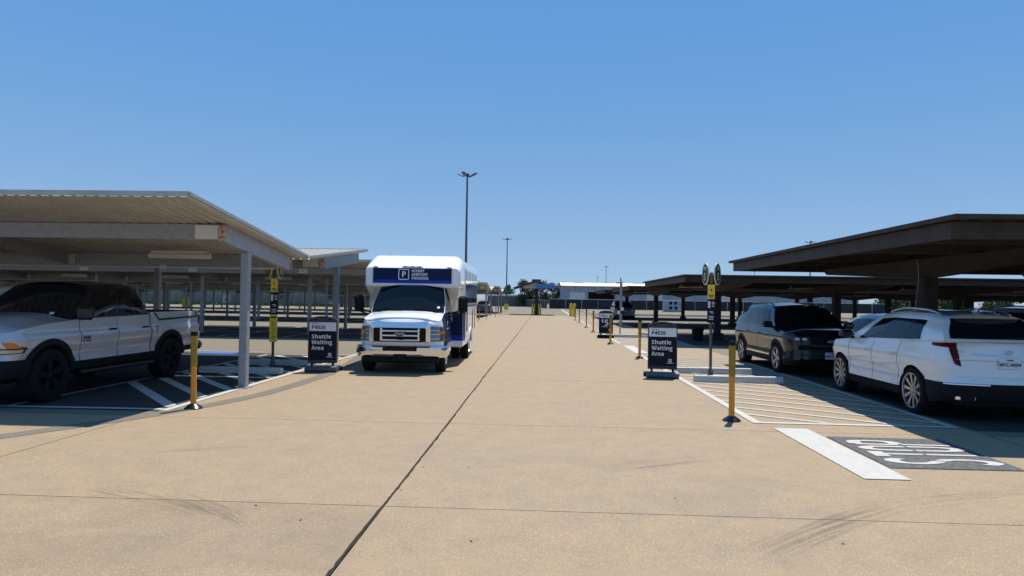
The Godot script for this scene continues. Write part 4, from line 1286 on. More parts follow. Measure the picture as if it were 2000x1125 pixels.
func markings(lane: Node, lot: Node) -> void:
	var y := 0.008
	# left side: edge line, front line, hatching
	bar(lot, "painted_line", Vector2(-5.66, 9.95), Vector2(-5.66, 22.2), 0.13, y + 0.001, M.line)
	bar(lot, "painted_line", Vector2(-9.9, 9.98), Vector2(-5.74, 10.08), 0.12, y, M.line)
	bar(lot, "painted_line", Vector2(-8.14, 10.1), Vector2(-8.14, 19.8), 0.10, y, M.line)
	var boxl := Rect2(-8.08, 10.16, 2.32, 9.4)
	for i in 10:
		var c := 10.45 + i * 0.98
		var q := clip_bar(Vector2(-5.74, c - 0.12), Vector2(-8.2, c + 2.75), 0.19, boxl)
		if q.size() > 2: flat_poly(lot, "hatch_stripe", Array(q), y, M.line)
	bar(lot, "painted_line", Vector2(-8.1, 19.9), Vector2(-5.74, 20.1), 0.12, y, M.line)
	bar(lot, "painted_line", Vector2(-14.0, 20.6), Vector2(-8.6, 20.6), 0.10, y, M.line)
	sheet(lot, "blue_paint", -10.5, -9.2, 19.75, 20.45, y, M.blue_paint)
	for x in [-10.95, -13.7, -16.5, -19.2, -22.0, -24.7, -27.5, -30.2]:
		for e in [10.1, 28.1, 46.1]:
			if e > 11 or x < -12: bar(lot, "stall_line", Vector2(x, e), Vector2(x, e + 10.0), 0.10, y, M.line)
	for e in [28.1, 46.1, 64.1]:
		bar(lot, "painted_line", Vector2(-5.66, e), Vector2(-5.66, e + 10.4), 0.13, y, M.line)
	# right side
	bar(lane, "painted_line", Vector2(3.13, 10.1), Vector2(3.13, 22.4), 0.13, y + 0.001, M.line)
	bar(lane, "painted_line", Vector2(3.07, 10.15), Vector2(5.98, 10.13), 0.12, y, M.line)
	bar(lane, "painted_line", Vector2(5.92, 10.2), Vector2(5.92, 20.9), 0.12, y, M.line)
	var boxr := Rect2(3.2, 10.22, 2.66, 11.4)
	for i in 17:
		var c := 10.92 + i * 0.70
		var q := clip_bar(Vector2(3.1, c + 0.05), Vector2(6.0, c - 1.95), 0.10, boxr)
		if q.size() > 2: flat_poly(lane, "hatch_stripe", Array(q), y, M.line)
	bar(lane, "painted_line", Vector2(3.2, 21.6), Vector2(5.9, 21.6), 0.12, y, M.line)
	for e in [28.0, 45.9, 63.8]:
		bar(lane, "painted_line", Vector2(3.13, e), Vector2(3.13, e + 12.0), 0.13, y + 0.001, M.line)
		bar(lane, "painted_line", Vector2(5.92, e), Vector2(5.92, e + 11.0), 0.12, y, M.line)
		for i in 12:
			var q := clip_bar(Vector2(3.1, e + 0.9 + i), Vector2(6.0, e - 1.0 + i), 0.22, Rect2(3.2, e, 2.66, 11.0))
			if q.size() > 2: flat_poly(lane, "hatch_stripe", Array(q), y, M.line)
	flat_poly(lane, "stop_bar", [Vector2(3.10, 23.1), Vector2(3.55, 23.1), Vector2(3.5, 26.9), Vector2(3.10, 26.9)], y, M.line)
	for x in [8.8, 11.55, 14.3, 17.0, 19.8, 22.5, 25.3]:
		for e in [10.0, 27.9, 45.9]:
			bar(lot, "stall_line", Vector2(x, e + 0.2), Vector2(x, e + 11.0), 0.10, y, M.line)
	# far lane bays
	for i in 16:
		bar(lot, "stall_line", Vector2(-5.8 - (i % 2) * 0.2, 80 + i * 3.2), Vector2(-9.5, 81.5 + i * 3.2), 0.5, y, M.line)
		bar(lot, "stall_line", Vector2(6.2, 82 + i * 2.8), Vector2(9.4, 83.2 + i * 2.8), 0.4, y, M.line)
	bar(lane, "painted_line", Vector2(3.05, 76.2), Vector2(3.2, 130), 0.25, y, M.line)
	# stop bar and STOP pad
	flat_poly(lane, "stop_bar", [Vector2(3.235, 9.73), Vector2(3.70, 9.73), Vector2(3.70, 7.02), Vector2(3.235, 7.02)], y, M.line)
	flat_poly(lane, "stop_pad", [Vector2(3.74, 9.20), Vector2(5.20, 9.18), Vector2(5.17, 7.54), Vector2(3.74, 7.52)], y, M.pad)
	var rows := []
	# each letter: centre lines in (along -x = up 0..1, across 0..1), drawn with a broad stroke and a stencil gap
	var S := [[[0.86, 0.95], [0.96, 0.72], [0.96, 0.35], [0.86, 0.10], [0.70, 0.10], [0.60, 0.3], [0.525, 0.58]], [[0.495, 0.66], [0.42, 0.88], [0.28, 0.93], [0.12, 0.86], [0.04, 0.6], [0.04, 0.3], [0.14, 0.06]]]
	var T := [[[0.95, 0.0], [0.95, 1.0]], [[0.93, 0.5], [0.53, 0.5]], [[0.50, 0.5], [0.02, 0.5]]]
	var O := [[[0.53, 0.1], [0.82, 0.1], [0.95, 0.3], [0.95, 0.7], [0.82, 0.9], [0.53, 0.9]], [[0.50, 0.1], [0.18, 0.1], [0.05, 0.3], [0.05, 0.7], [0.18, 0.9], [0.50, 0.9]]]
	var P := [[[0.97, 0.1], [0.53, 0.1]], [[0.95, 0.16], [0.95, 0.68], [0.88, 0.9], [0.66, 0.9], [0.55, 0.7], [0.54, 0.22]], [[0.50, 0.1], [0.02, 0.1]]]
	var cross := [7.72, 8.07, 8.39, 8.72]
	var lt := [S, T, O, P]
	for li in 4:
		var mb := MB.new()
		var y2 := 0.013
		for st in lt[li]:
			var pts := []
			for p in st: pts.append(Vector2(5.08 - 1.20 * p[0], cross[li] + 0.26 * p[1]))
			# smooth
			for it in 2:
				if pts.size() > 2:
					var np := [pts[0]]
					for i in range(1, pts.size() - 1):
						np.append(pts[i].lerp(pts[i - 1], 0.25)); np.append(pts[i].lerp(pts[i + 1], 0.25))
					np.append(pts[-1])
					pts = np
			var prev := []
			for i in pts.size():
				var t: Vector2 = (pts[min(i + 1, pts.size() - 1)] - pts[max(i - 1, 0)])
				t = Vector2(t.x / 1.20, t.y / 0.26).normalized()
				var o := Vector2(-t.y * 0.085, t.x * 0.034)
				if prev.size() > 0: mb.quad(V(prev[0].x, y2, prev[0].y), V(pts[i].x + o.x, y2, pts[i].y + o.y), V(pts[i].x - o.x, y2, pts[i].y - o.y), V(prev[1].x, y2, prev[1].y))
				prev = [pts[i] + o, pts[i] - o]
			y2 += 0.001
		part(lane, "stop_lettering", mb.mesh(0), M.line)
	letters(lot, "2", 0.42, V(7.05, 0.014, 9.72), Basis(Vector3(1, 0, 0), -PI / 2), M.line, true, HORIZONTAL_ALIGNMENT_CENTER, "stall_number")
	# tyre scuffs: bundles of thin rubber streaks
	rng.seed = 77
	for e in [[Vector2(1.45, 4.75), Vector2(2.1, 5.42), Vector2(3.1, 6.12), 0.30, 16], [Vector2(-4.2, 6.0), Vector2(-3.2, 5.72), Vector2(-2.5, 5.2), 0.22, 8], [Vector2(-3.3, 5.9), Vector2(-2.6, 5.55), Vector2(-2.1, 4.95), 0.2, 8], [Vector2(2.6, 5.9), Vector2(3.6, 6.4), Vector2(4.8, 6.7), 0.3, 6], [Vector2(-4.6, 7.2), Vector2(-3.9, 7.6), Vector2(-3.3, 7.7), 0.25, 7], [Vector2(0.5, 7.0), Vector2(1.2, 7.5), Vector2(2.2, 7.9), 0.3, 5]]:
		var mb := MB.new()
		for k in int(e[4]) * 4:
			var off := rng.randf_range(-0.5, 0.5) * float(e[3])
			var w := rng.randf_range(0.003, 0.014)
			var a := rng.randf_range(0.0, 0.55)
			var b := minf(1.0, a + rng.randf_range(0.25, 0.8))
			var prev := []
			for i in 19:
				var u := lerpf(a, b, i / 18.0)
				var p: Vector2 = e[0].lerp(e[1], u).lerp(e[1].lerp(e[2], u), u)
				var t: Vector2 = (e[1] - e[0]).lerp(e[2] - e[1], u).normalized()
				var n := t.orthogonal()
				var ww := w * clampf(min(i, 18 - i) / 4.0, 0.05, 1.0) * rng.randf_range(0.7, 1.3)
				var q := [p + n * (off - ww), p + n * (off + ww)]
				if i > 0: mb.quad(V(prev[0].x, (0.003 + k * 0.00008), prev[0].y), V(q[0].x, (0.003 + k * 0.00008), q[0].y), V(q[1].x, (0.003 + k * 0.00008), q[1].y), V(prev[1].x, (0.003 + k * 0.00008), prev[1].y))
				prev = q
		part(lane, "tyre_mark", mb.mesh(0), M.skid)
	rng.seed = 31
	var bits := MB.new()
	for i in 16:
		var p := V(rng.randf_range(-4.5, 4.5), 0.003, rng.randf_range(3.6, 9.3))
		bits.box(p, Vector3(rng.randf_range(0.006, 0.028), 0.005, rng.randf_range(0.004, 0.010)), 0.0, Basis(Vector3.UP, rng.randf() * 3))
	var bm := part(lane, "grit", bits.mesh(0), M.sealant)
	bm.set_meta("kind", "stuff")

# ---------------------------------------------------------------- carports
func corrugated(width: float, length: float, pitch: float, depth: float) -> ArrayMesh:
	# ribs run along z (length), centred on x, top at y = 0
	var prof := []
	var n := int(round(width / pitch))
	for i in n:
		var x := -width * 0.5 + i * pitch
		for e in [[0.0, 0.0], [0.20, 0.0], [0.30, -1.0], [0.90, -1.0]]:
			prof.append(Vector2(x + e[0] * pitch, e[1] * depth))
	prof.append(Vector2(width * 0.5, 0))
	var mb := MB.new()
	var th := 0.006
	for i in prof.size() - 1:
		var a: Vector2 = prof[i]; var b: Vector2 = prof[i + 1]
		mb.quad(Vector3(a.x, a.y, length / 2), Vector3(a.x, a.y, -length / 2), Vector3(b.x, b.y, -length / 2), Vector3(b.x, b.y, length / 2))
		mb.quad(Vector3(a.x, a.y - th, length / 2), Vector3(b.x, b.y - th, length / 2), Vector3(b.x, b.y - th, -length / 2), Vector3(a.x, a.y - th, -length / 2))
		for s in [-1, 1]:
			mb.quad(Vector3(a.x, a.y, s * length / 2), Vector3(b.x, b.y, s * length / 2), Vector3(b.x, b.y - th, s * length / 2), Vector3(a.x, a.y - th, s * length / 2))
	return mb.mesh(0)
func beam(parent: Node, called: String, a: Vector3, b: Vector3, w: float, h: float, m: Material, up := Vector3.UP) -> MeshInstance3D:
	# box section whose top runs from a to b
	var z := (b - a).normalized()
	var x := up.cross(z).normalized()
	var y := z.cross(x)
	var mb := MB.new()
	mb.box((a + b) * 0.5 - y * h * 0.5, Vector3(w, h, a.distance_to(b)), min(w, h) * 0.06, Basis(x, y, z))
	return part(parent, called, mb.mesh(), m)

var wing_a: ArrayMesh
var wing_b: ArrayMesh
func pale_carport(label: String, off: float, xl: float, panel: int) -> void:
	var t := thing("pale_carport", label, "carport", V(0, 0, off), 0, "pale butterfly carports left of the lane")
	var xe := -5.38
	for wing in 2:
		var d0 := 10.0 if wing == 0 else 15.40
		var h0 := 3.29 if wing == 0 else 2.67
		var d1 := 15.30 if wing == 0 else 20.45
		var h1 := 2.66 if wing == 0 else 3.20
		var a := Vector3(0, h0, -d0)
		var b := Vector3(0, h1, -d1)
		var ln := a.distance_to(b)
		var z := (a - b).normalized()
		var bas := Basis(Vector3.RIGHT, z.cross(Vector3.RIGHT), z)
		var w := 0.9 * panel
		var ms := corrugated(w, ln, 0.18 if panel == 1 else 0.30, 0.075)
		var x := xe - w * 0.5
		while x + w * 0.5 > xl:
			part(t, "roof_panel", ms, M.roof_sheet, (a + b) * 0.5 + Vector3(x, 0, 0), bas)
			x -= w
		# edge flashing on the gable end
		var fl := MB.new()
		fl.box(Vector3(xe + 0.012, 0.0, 0), Vector3(0.02, 0.06, ln), 0.003)
		part(t, "roof_edge", fl.mesh(), M.galv, (a + b) * 0.5 + bas.y * -0.015, bas)
		for e in [a, b]:
			if e == (b if wing == 0 else a): continue
			var tm := MB.new()
			tm.box(Vector3((xe + xl) * 0.5, -0.028, 0.0), Vector3(xe - xl, 0.085, 0.012), 0.002)
			part(t, "eave_trim", tm.mesh(), M.roof_sheet, e + (bas.z if e == a else -bas.z) * 0.008, bas)
		var at := func(d: float) -> float: return lerpf(h0, h1, (d - d0) / (d1 - d0)) - 0.085
		var p0 := 11.78 if wing == 0 else 17.15
		var p1 := 14.75 if wing == 0 else 20.15
		var pd := 12.66 if wing == 0 else 18.31
		for pp in [p0, p1]:
			beam(t, "purlin", V(-5.72, at.call(pp), pp), V(xl, at.call(pp), pp), 0.09, 0.27, M.galv)
		var e0 := V(-5.66, at.call(p0 - 0.03), p0 - 0.03)
		var e1 := V(-5.66, at.call(p1 + 0.03), p1 + 0.03)
		beam(t, "end_beam", e0 + Vector3(0, 0.003, 0), e1 + Vector3(0, 0.003, 0), 0.11, 0.33, M.galv)
		for e in [e0, e1]:
			var rp := MB.new()
			rp.box(e + Vector3(0.0, -0.165, 0.0) + Vector3(0, 0, 0.06 if e == e0 else -0.06), Vector3(0.115, 0.28, 0.09), 0.008)
			part(t, "rusty_bracket", rp.mesh(), M.rust)
			var gb := MB.new()
			gb.box(e + Vector3(-0.28, -0.15, 0.062 if e == e0 else -0.062), Vector3(0.42, 0.25, 0.03), 0.006)
			part(t, "splice_plate", gb.mesh(), M.white_fix)
		var cd := MB.new()
		cd.tube(V(-5.9, at.call(p1) - 0.30, p1 - 0.12), V(xl, at.call(p1) - 0.30, p1 - 0.12), 0.02, 0.02, 8)
		for q in 5: cd.box(V(-8.4 - q * 5.0, at.call(p1) - 0.30, p1 - 0.12), Vector3(0.14, 0.10, 0.08), 0.01)
		part(t, "conduit", cd.mesh(), M.white_fix)
		var k := 0
		var px := -5.66
		while px > xl:
			var th: float = at.call(pd) - (0.33 if k == 0 else 0.27)
			var pm := MB.new()
			pm.box(V(px, th * 0.5, pd), Vector3(0.15, th, 0.15), 0.012)
			part(t, "post", pm.mesh(), M.galv)
			var bp := MB.new()
			bp.box(V(px, 0.012, pd), Vector3(0.26, 0.016, 0.26), 0.003)
			part(t, "base_plate", bp.mesh(), M.galv)
			if k > 0:
				for pp in [p0, p1]:
					var gq := MB.new()
					gq.box(V(px, at.call(pp) - 0.135, pp - 0.055), Vector3(0.40, 0.22, 0.02), 0.004)
					part(t, "splice_plate", gq.mesh(), M.white_fix)
				beam(t, "rafter", V(px, at.call(p0), p0), V(px, at.call(p1), p1), 0.10, 0.26, M.galv)
			px -= 5.0
			k += 1
		for q in 5:
			var lx := -7.6 - q * 5.0
			if lx - 0.7 < xl: continue
			var lm := MB.new()
			var ld := p1 - 0.9 if wing == 0 else p0 + 1.0
			lm.tube(V(lx - 0.65, at.call(ld) - 0.20, ld), V(lx + 0.65, at.call(ld) - 0.20, ld), 0.06, 0.06, 12)
			lm.box(V(lx, at.call(ld) - 0.12, ld), Vector3(1.2, 0.05, 0.09), 0.01)
			part(t, "tube_light", lm.mesh(), M.white_fix)

func dark_carport(label: String, off: float, xr: float, panel: float) -> void:
	var t := thing("dark_carport", label, "carport", V(0, 0, off), 0, "dark brown flat carports right of the lane")
	t.scale.y = 1.0 if off < 1.0 else (0.95 if off < 20.0 else 0.92)
	var x0 := 5.58
	var d0 := 9.50
	var d1 := 20.8
	var x := x0
	var rp := corrugated(panel, d1 - d0, 0.30, 0.04)
	while x < xr - 0.1:
		part(t, "roof_panel", rp, M.brown, V(x + panel * 0.5, 2.995, (d0 + d1) * 0.5))
		x += panel
	# thin roof edge and the fascia frame set back under it
	beam(t, "roof_edge", V(x0 - 0.02, 3.005, d0), V(x0 - 0.02, 3.005, d1), 0.03, 0.065, M.brown)
	beam(t, "roof_edge", V(x0 - 0.035, 3.005, d0 - 0.02), V(xr, 3.005, d0 - 0.02), 0.03, 0.065, M.brown)
	beam(t, "roof_edge", V(x0 - 0.035, 3.005, d1 + 0.02), V(xr, 3.005, d1 + 0.02), 0.03, 0.065, M.brown)
	beam(t, "fascia", V(x0 + 0.12, 2.935, d0 + 0.35), V(x0 + 0.12, 2.935, d1 - 0.20), 0.10, 0.24, M.brown)
	beam(t, "fascia", V(x0 + 0.07, 2.934, d0 + 0.30), V(xr, 2.934, d0 + 0.30), 0.10, 0.24, M.brown)
	beam(t, "fascia", V(x0 + 0.07, 2.934, d1 - 0.15), V(xr, 2.934, d1 - 0.15), 0.10, 0.24, M.brown)
	for pd in [11.6, 13.4, 16.9, 18.7]:
		beam(t, "purlin", V(x0 + 0.20, 2.94, pd), V(xr, 2.94, pd), 0.07, 0.16, M.brown)
	var px := 8.30
	while px < xr:
		var bm := MB.new()
		var o := [Vector2(9.95, 2.77), Vector2(20.55, 2.77), Vector2(20.25, 2.60), Vector2(15.6, 2.36), Vector2(14.8, 2.36), Vector2(10.15, 2.60)]
		for s in [-0.09, 0.09]:
			var f := []
			for q in o: f.append(V(px + s, q.y, q.x))
			bm.fan(f)
		for i in 6:
			var a: Vector2 = o[i]; var b: Vector2 = o[(i + 1) % 6]
			bm.quad(V(px - 0.09, a.y, a.x), V(px + 0.09, a.y, a.x), V(px + 0.09, b.y, b.x), V(px - 0.09, b.y, b.x))
		part(t, "cantilever_beam", bm.mesh(20), M.brown)
		var pm := MB.new()
		pm.box(V(px, 1.19, 15.2), Vector3(0.30, 2.38, 0.34), 0.012)
		part(t, "post", pm.mesh(), M.brown)
		var fm := MB.new()
		fm.box(V(px, 0.16, 15.2), Vector3(0.5, 0.30, 0.6), 0.02)
		part(t, "footing", fm.mesh(), M.brown)
		px += 5.6
	for q in (4 if off > 1.0 else 0):
		var lm := MB.new()
		var lx := 7.2 + q * 5.6
		lm.box(V(lx + 0.4, 2.66, 17.8), Vector3(1.25, 0.07, 0.10), 0.02)
		lm.box(V(lx - 0.1, 2.72, 17.8), Vector3(0.03, 0.2, 0.03))
		lm.box(V(lx + 0.9, 2.72, 17.8), Vector3(0.03, 0.2, 0.03))
		part(t, "tube_light", lm.mesh(), M.white_fix)

# ---------------------------------------------------------------- street furniture
func delineators() -> void:
	var t := thing("delineator_post", "yellow flexible delineator post on black base beside the pickup truck", "bollard", V(-5.34, 0, 10.22), 0, "yellow delineator posts along the lane edges")
	var b := MB.new()
	b.lathe([[0.0, 0.075], [0.055, 0.075], [0.07, 0.062], [0.11, 0.035], [0.135, 0.012], [0.135, 0.0]], 20, Transform3D())
	part(t, "base", b.mesh(), M.black_gloss)
	var p := MB.new()
	p.lathe([[0.043, 0.07], [0.041, 0.66], [0.0415, 0.66]], 18, Transform3D())
	part(t, "lower_tube", p.mesh(), M.yellow_post)
	var s := MB.new()
	s.lathe([[0.041, 0.655], [0.047, 0.66], [0.050, 1.12], [0.047, 1.125]], 18, Transform3D())
	part(t, "reflective_sleeve", s.mesh(), M.yellow_sleeve)
	var c := MB.new()
	c.lathe([[0.051, 1.115], [0.051, 1.165], [0.044, 1.18], [0.0, 1.18]], 18, Transform3D())
	part(t, "cap", c.mesh(), M.black)
	copy(t, "yellow delineator post nearest the viewer on the right lane edge, by the hatching", V(2.80, 0, 10.26))
	copy(t, "yellow delineator post left of the right-hand shuttle waiting sign", V(2.95, 0, 21.07))
	copy(t, "yellow delineator post in front of the price sign", V(2.71, 0, 27.77))
	t.rotation.z = 0.012
	var n := ["first", "second", "third", "fourth"]
	var i := 0
	for d in [37.8, 44.0, 52.7, 59.2]:
		copy(t, "%s yellow delineator post beyond the price sign, right lane edge" % n[i], V(2.74, 0, d)).rotation.z = 0.02 * sin(d); i += 1
	i = 0
	n = ["first", "second", "third", "fourth", "fifth"]
	for e in [[-5.13, 54.06], [-4.89, 58.5], [-4.75, 67.5], [-4.76, 74.3], [-4.91, 79.5]]:
		copy(t, "%s yellow delineator post right of the bus, left lane edge" % n[i], V(e[0], 0, e[1])); i += 1

func a_sign(label: String, pos: Vector3, turn: float, price: bool) -> void:
	var t := thing("sidewalk_sign", label, "sign", pos, turn, "rolling sidewalk signs")
	var w := 0.33
	var fr := MB.new()
	var o := []
	for e in [[-w, 0.20], [w, 0.20], [w, 1.17]]: o.append(Vector2(e[0], e[1]))
	for i in range(1, 12):
		var a := PI * i / 12.0
		o.append(Vector2(w * cos(a) * 0.98, 1.19 + 0.10 * sin(a)))
	o.append(Vector2(-w, 1.17))
	for s in [-0.035, 0.035]:
		var f := []
		for q in o: f.append(Vector3(q.x, q.y, s))
		fr.fan(f)
	for i in o.size():
		var a: Vector2 = o[i]; var b: Vector2 = o[(i + 1) % o.size()]
		fr.quad(Vector3(a.x, a.y, -0.035), Vector3(b.x, b.y, -0.035), Vector3(b.x, b.y, 0.035), Vector3(a.x, a.y, 0.035))
	part(t, "frame", fr.mesh(30), M.sign_frame)
	for e in [[-0.17, 1.215, 0.10], [0.17, 1.215, 0.10], [0.0, 1.25, 0.15]]:
		var b := MB.new()
		b.box(Vector3(e[0], e[1], 0.035), Vector3(e[2], 0.022, 0.008), 0.003)
		part(t, "grip_slot", b.mesh(), M.black)
	var fc := MB.new()
	fc.box(Vector3(0, 0.71, 0.036), Vector3(0.615, 0.87, 0.010), 0.003)
	var poster := part(t, "poster", fc.mesh(), M.sign_face)
	var hd := MB.new()
	hd.box(Vector3(0, 1.045, 0.040), Vector3(0.615, 0.20, 0.010), 0.002)
	part(poster, "header_panel", hd.mesh(), M.sign_white)
	var z := 0.0465
	letters(poster, "P4026", 0.115, Vector3(-0.255, 1.03, z), Basis(), M.sign_face, true)
	box_part(poster, "print_line", Vector3(-0.165, 1.11, z), Vector3(0.17, 0.010, 0.003), M.sign_frame, 0.0)
	z = 0.0425
	if price:
		letters(poster, "$", 0.20, Vector3(-0.22, 0.80, z), Basis(), M.sign_white)
		letters(poster, "5", 0.38, Vector3(-0.08, 0.72, z), Basis(), M.sign_white)
		box_part(poster, "print_line", Vector3(-0.06, 0.53, z), Vector3(0.28, 0.022, 0.004), M.sign_white, 0.0)
	else:
		var y := 0.815
		for s in ["Shuttle", "Waiting", "Area"]:
			letters(poster, s, 0.128, Vector3(-0.25, y, z), Basis(), M.sign_white)
			y -= 0.132
	var lg := MB.new()
	lg.box(Vector3(0.17, 0.40, 0.042), Vector3(0.075, 0.075, 0.006), 0.002)
	var logo := part(poster, "logo", lg.mesh(), M.sign_white)
	letters(logo, "P", 0.07, Vector3(0.17, 0.40, 0.048), Basis(), M.sign_face, true, HORIZONTAL_ALIGNMENT_CENTER)
	box_part(poster, "print_line", Vector3(0.17, 0.340, z), Vector3(0.15, 0.012, 0.003), M.sign_white, 0.0)
	var lip := MB.new()
	lip.box(Vector3(0, 0.235, 0.02), Vector3(0.64, 0.06, 0.06), 0.012)
	part(t, "bottom_rail", lip.mesh(), M.sign_frame)
	for s in [-1, 1]:
		var lm := MB.new()
		lm.box(Vector3(s * 0.24, 0.165, 0.0), Vector3(0.05, 0.12, 0.06), 0.01)
		part(t, "spring_foot", lm.mesh(), M.black)
	var bs := MB.new()
	for s in [-0.16, 0.16]:
		bs.tube(Vector3(-0.36, 0.075, s), Vector3(0.36, 0.075, s), 0.075, 0.075, 18)
	bs.box(Vector3(0, 0.065, 0), Vector3(0.70, 0.10, 0.34), 0.03)
	part(t, "weighted_base", bs.mesh(), M.sign_base if not price else M.black)
	for s in [-1, 1]:
		var wm := MB.new()
		wm.tube(Vector3(s * 0.33, 0.055, -0.26), Vector3(s * 0.41, 0.055, -0.26), 0.055, 0.055, 16)
		part(t, "roller", wm.mesh(), M.black)

func row_sign(label: String, pos: Vector3, big: String, turn: float, low_panel: bool) -> void:
	var t := thing("row_sign", label, "sign", pos, turn, "row marker signs on posts")
	var pm := MB.new()
	pm.tube(Vector3.ZERO, Vector3(0, 2.46, 0), 0.034, 0.034, 14)
	pm.lathe([[0.06, 0.0], [0.06, 0.16], [0.036, 0.17]], 16, Transform3D())
	part(t, "pole", pm.mesh(), M.dark_pole)
	for s in [-1, 1]:
		var bas := Basis(Vector3.UP, s * 1.17)
		var ctr := Vector3(s * 0.135, 2.42, 0.02)
		var el := MB.new()
		var sc := Basis(Vector3(0.18, 0, 0), Vector3(0, 0, 1), Vector3(0, -0.262, 0))
		el.lathe([[0.0, 0.012], [1.0, 0.012], [1.0, -0.012], [0.0, -0.012]], 32, Transform3D(sc, Vector3.ZERO))
		var ov := part(t, "oval_plate", el.mesh(20), M.sign_cream, ctr, bas)
		var el2 := MB.new()
		el2.lathe([[0.0, 0.016], [0.88, 0.016], [0.88, 0.0]], 32, Transform3D(sc, Vector3.ZERO))
		part(ov, "oval_field", el2.mesh(20), M.sign_green)
		letters(ov, big, 0.24, Vector3(0, -0.065, 0.019), Basis(), M.yellow_sign if low_panel else M.sign_cream, true, HORIZONTAL_ALIGNMENT_CENTER)
		letters(ov, "3W" if s < 0 else "3E", 0.12, Vector3(0, 0.135, 0.019), Basis(), M.sign_cream, true, HORIZONTAL_ALIGNMENT_CENTER)
		var br := MB.new()
		br.tube(Vector3(0, 2.44, 0), ctr + Vector3(0, 0.02, -0.01), 0.014, 0.014, 8)
		part(t, "bracket", br.mesh(), M.dark_pole)
	var yp := MB.new()
	yp.box(Vector3(0, 2.00, 0.042), Vector3(0.165, 0.33, 0.012), 0.004)
	var yn := part(t, "yellow_plate", yp.mesh(), M.yellow_sign)
	for e in [[1.915, 0.11, 0.022], [1.88, 0.09, 0.022], [2.04, 0.035, 0.05]]: box_part(yn, "print_line", Vector3(0, e[0], 0.0485), Vector3(e[1], e[2], 0.004), M.sign_green, 0.0)
	var bp := MB.new()
	bp.box(Vector3(0, 1.545, 0.042), Vector3(0.175, 0.55, 0.012), 0.004)
	var bn := part(t, "black_plate", bp.mesh(), M.sign_face)
	var lab := MB.new()
	lab.box(Vector3(-0.045, 1.70, 0.049), Vector3(0.05, 0.16, 0.004), 0.001)
	part(bn, "white_label", lab.mesh(), M.sign_white)
	for e in [[0.045, 1.755, 0.06], [0.045, 1.725, 0.07], [0.045, 1.69, 0.05], [0.045, 1.655, 0.06], [0.0, 1.53, 0.09], [0.02, 1.50, 0.07], [0.0, 1.42, 0.12], [0.01, 1.385, 0.10], [0.0, 1.35, 0.12]]:
		box_part(bn, "print_line", Vector3(e[0], e[1], 0.0485), Vector3(e[2], 0.014, 0.004), M.sign_white, 0.0)
	if low_panel:
		var lp := MB.new()
		lp.box(Vector3(0, 0.96, 0.046), Vector3(0.18, 0.66, 0.02), 0.006)
		var ln := part(t, "lower_plate", lp.mesh(), M.yellow_sign)
		box_part(ln, "print_line", Vector3(0, 1.22, 0.0575), Vector3(0.12, 0.05, 0.004), M.sign_green, 0.0)
		for k in 9: box_part(ln, "print_line", Vector3(0.012 * sin(k * 2.0), 1.11 - k * 0.05, 0.0575), Vector3(0.09 + 0.03 * sin(k * 3.0), 0.014, 0.004), M.sign_green, 0.0)

func wheel_stop(label: String, pos: Vector3, length: float) -> void:
	var t := thing("wheel_stop", label, "wheel stop", pos, 0, "white concrete wheel stops")
	var mb := MB.new()
	var prof := [Vector2(-0.09, 0.0), Vector2(-0.088, 0.05), Vector2(-0.06, 0.125), Vector2(-0.045, 0.135), Vector2(0.045, 0.135), Vector2(0.06, 0.125), Vector2(0.088, 0.05), Vector2(0.09, 0.0)]
	var rws := []
	for e in [[-0.5, 0.0], [-0.5, 1.0], [0.5, 1.0], [0.5, 0.0]]:
		var r := []
		for q in prof:
			r.append(Vector3(e[0] * length + (0.0 if e[1] > 0 else 0.0), 0.008 + q.y * e[1], q.x))
		rws.append(r)
	mb.rows(rws)
	part(t, "concrete_bar", mb.mesh(25), M.stop_white)
	for s in [-1, 1]:
		var pn := MB.new()
		pn.tube(Vector3(s * length * 0.32, 0.13, 0), Vector3(s * length * 0.32, 0.148, 0), 0.016, 0.014, 10)
		part(t, "anchor_pin", pn.mesh(), M.rust)

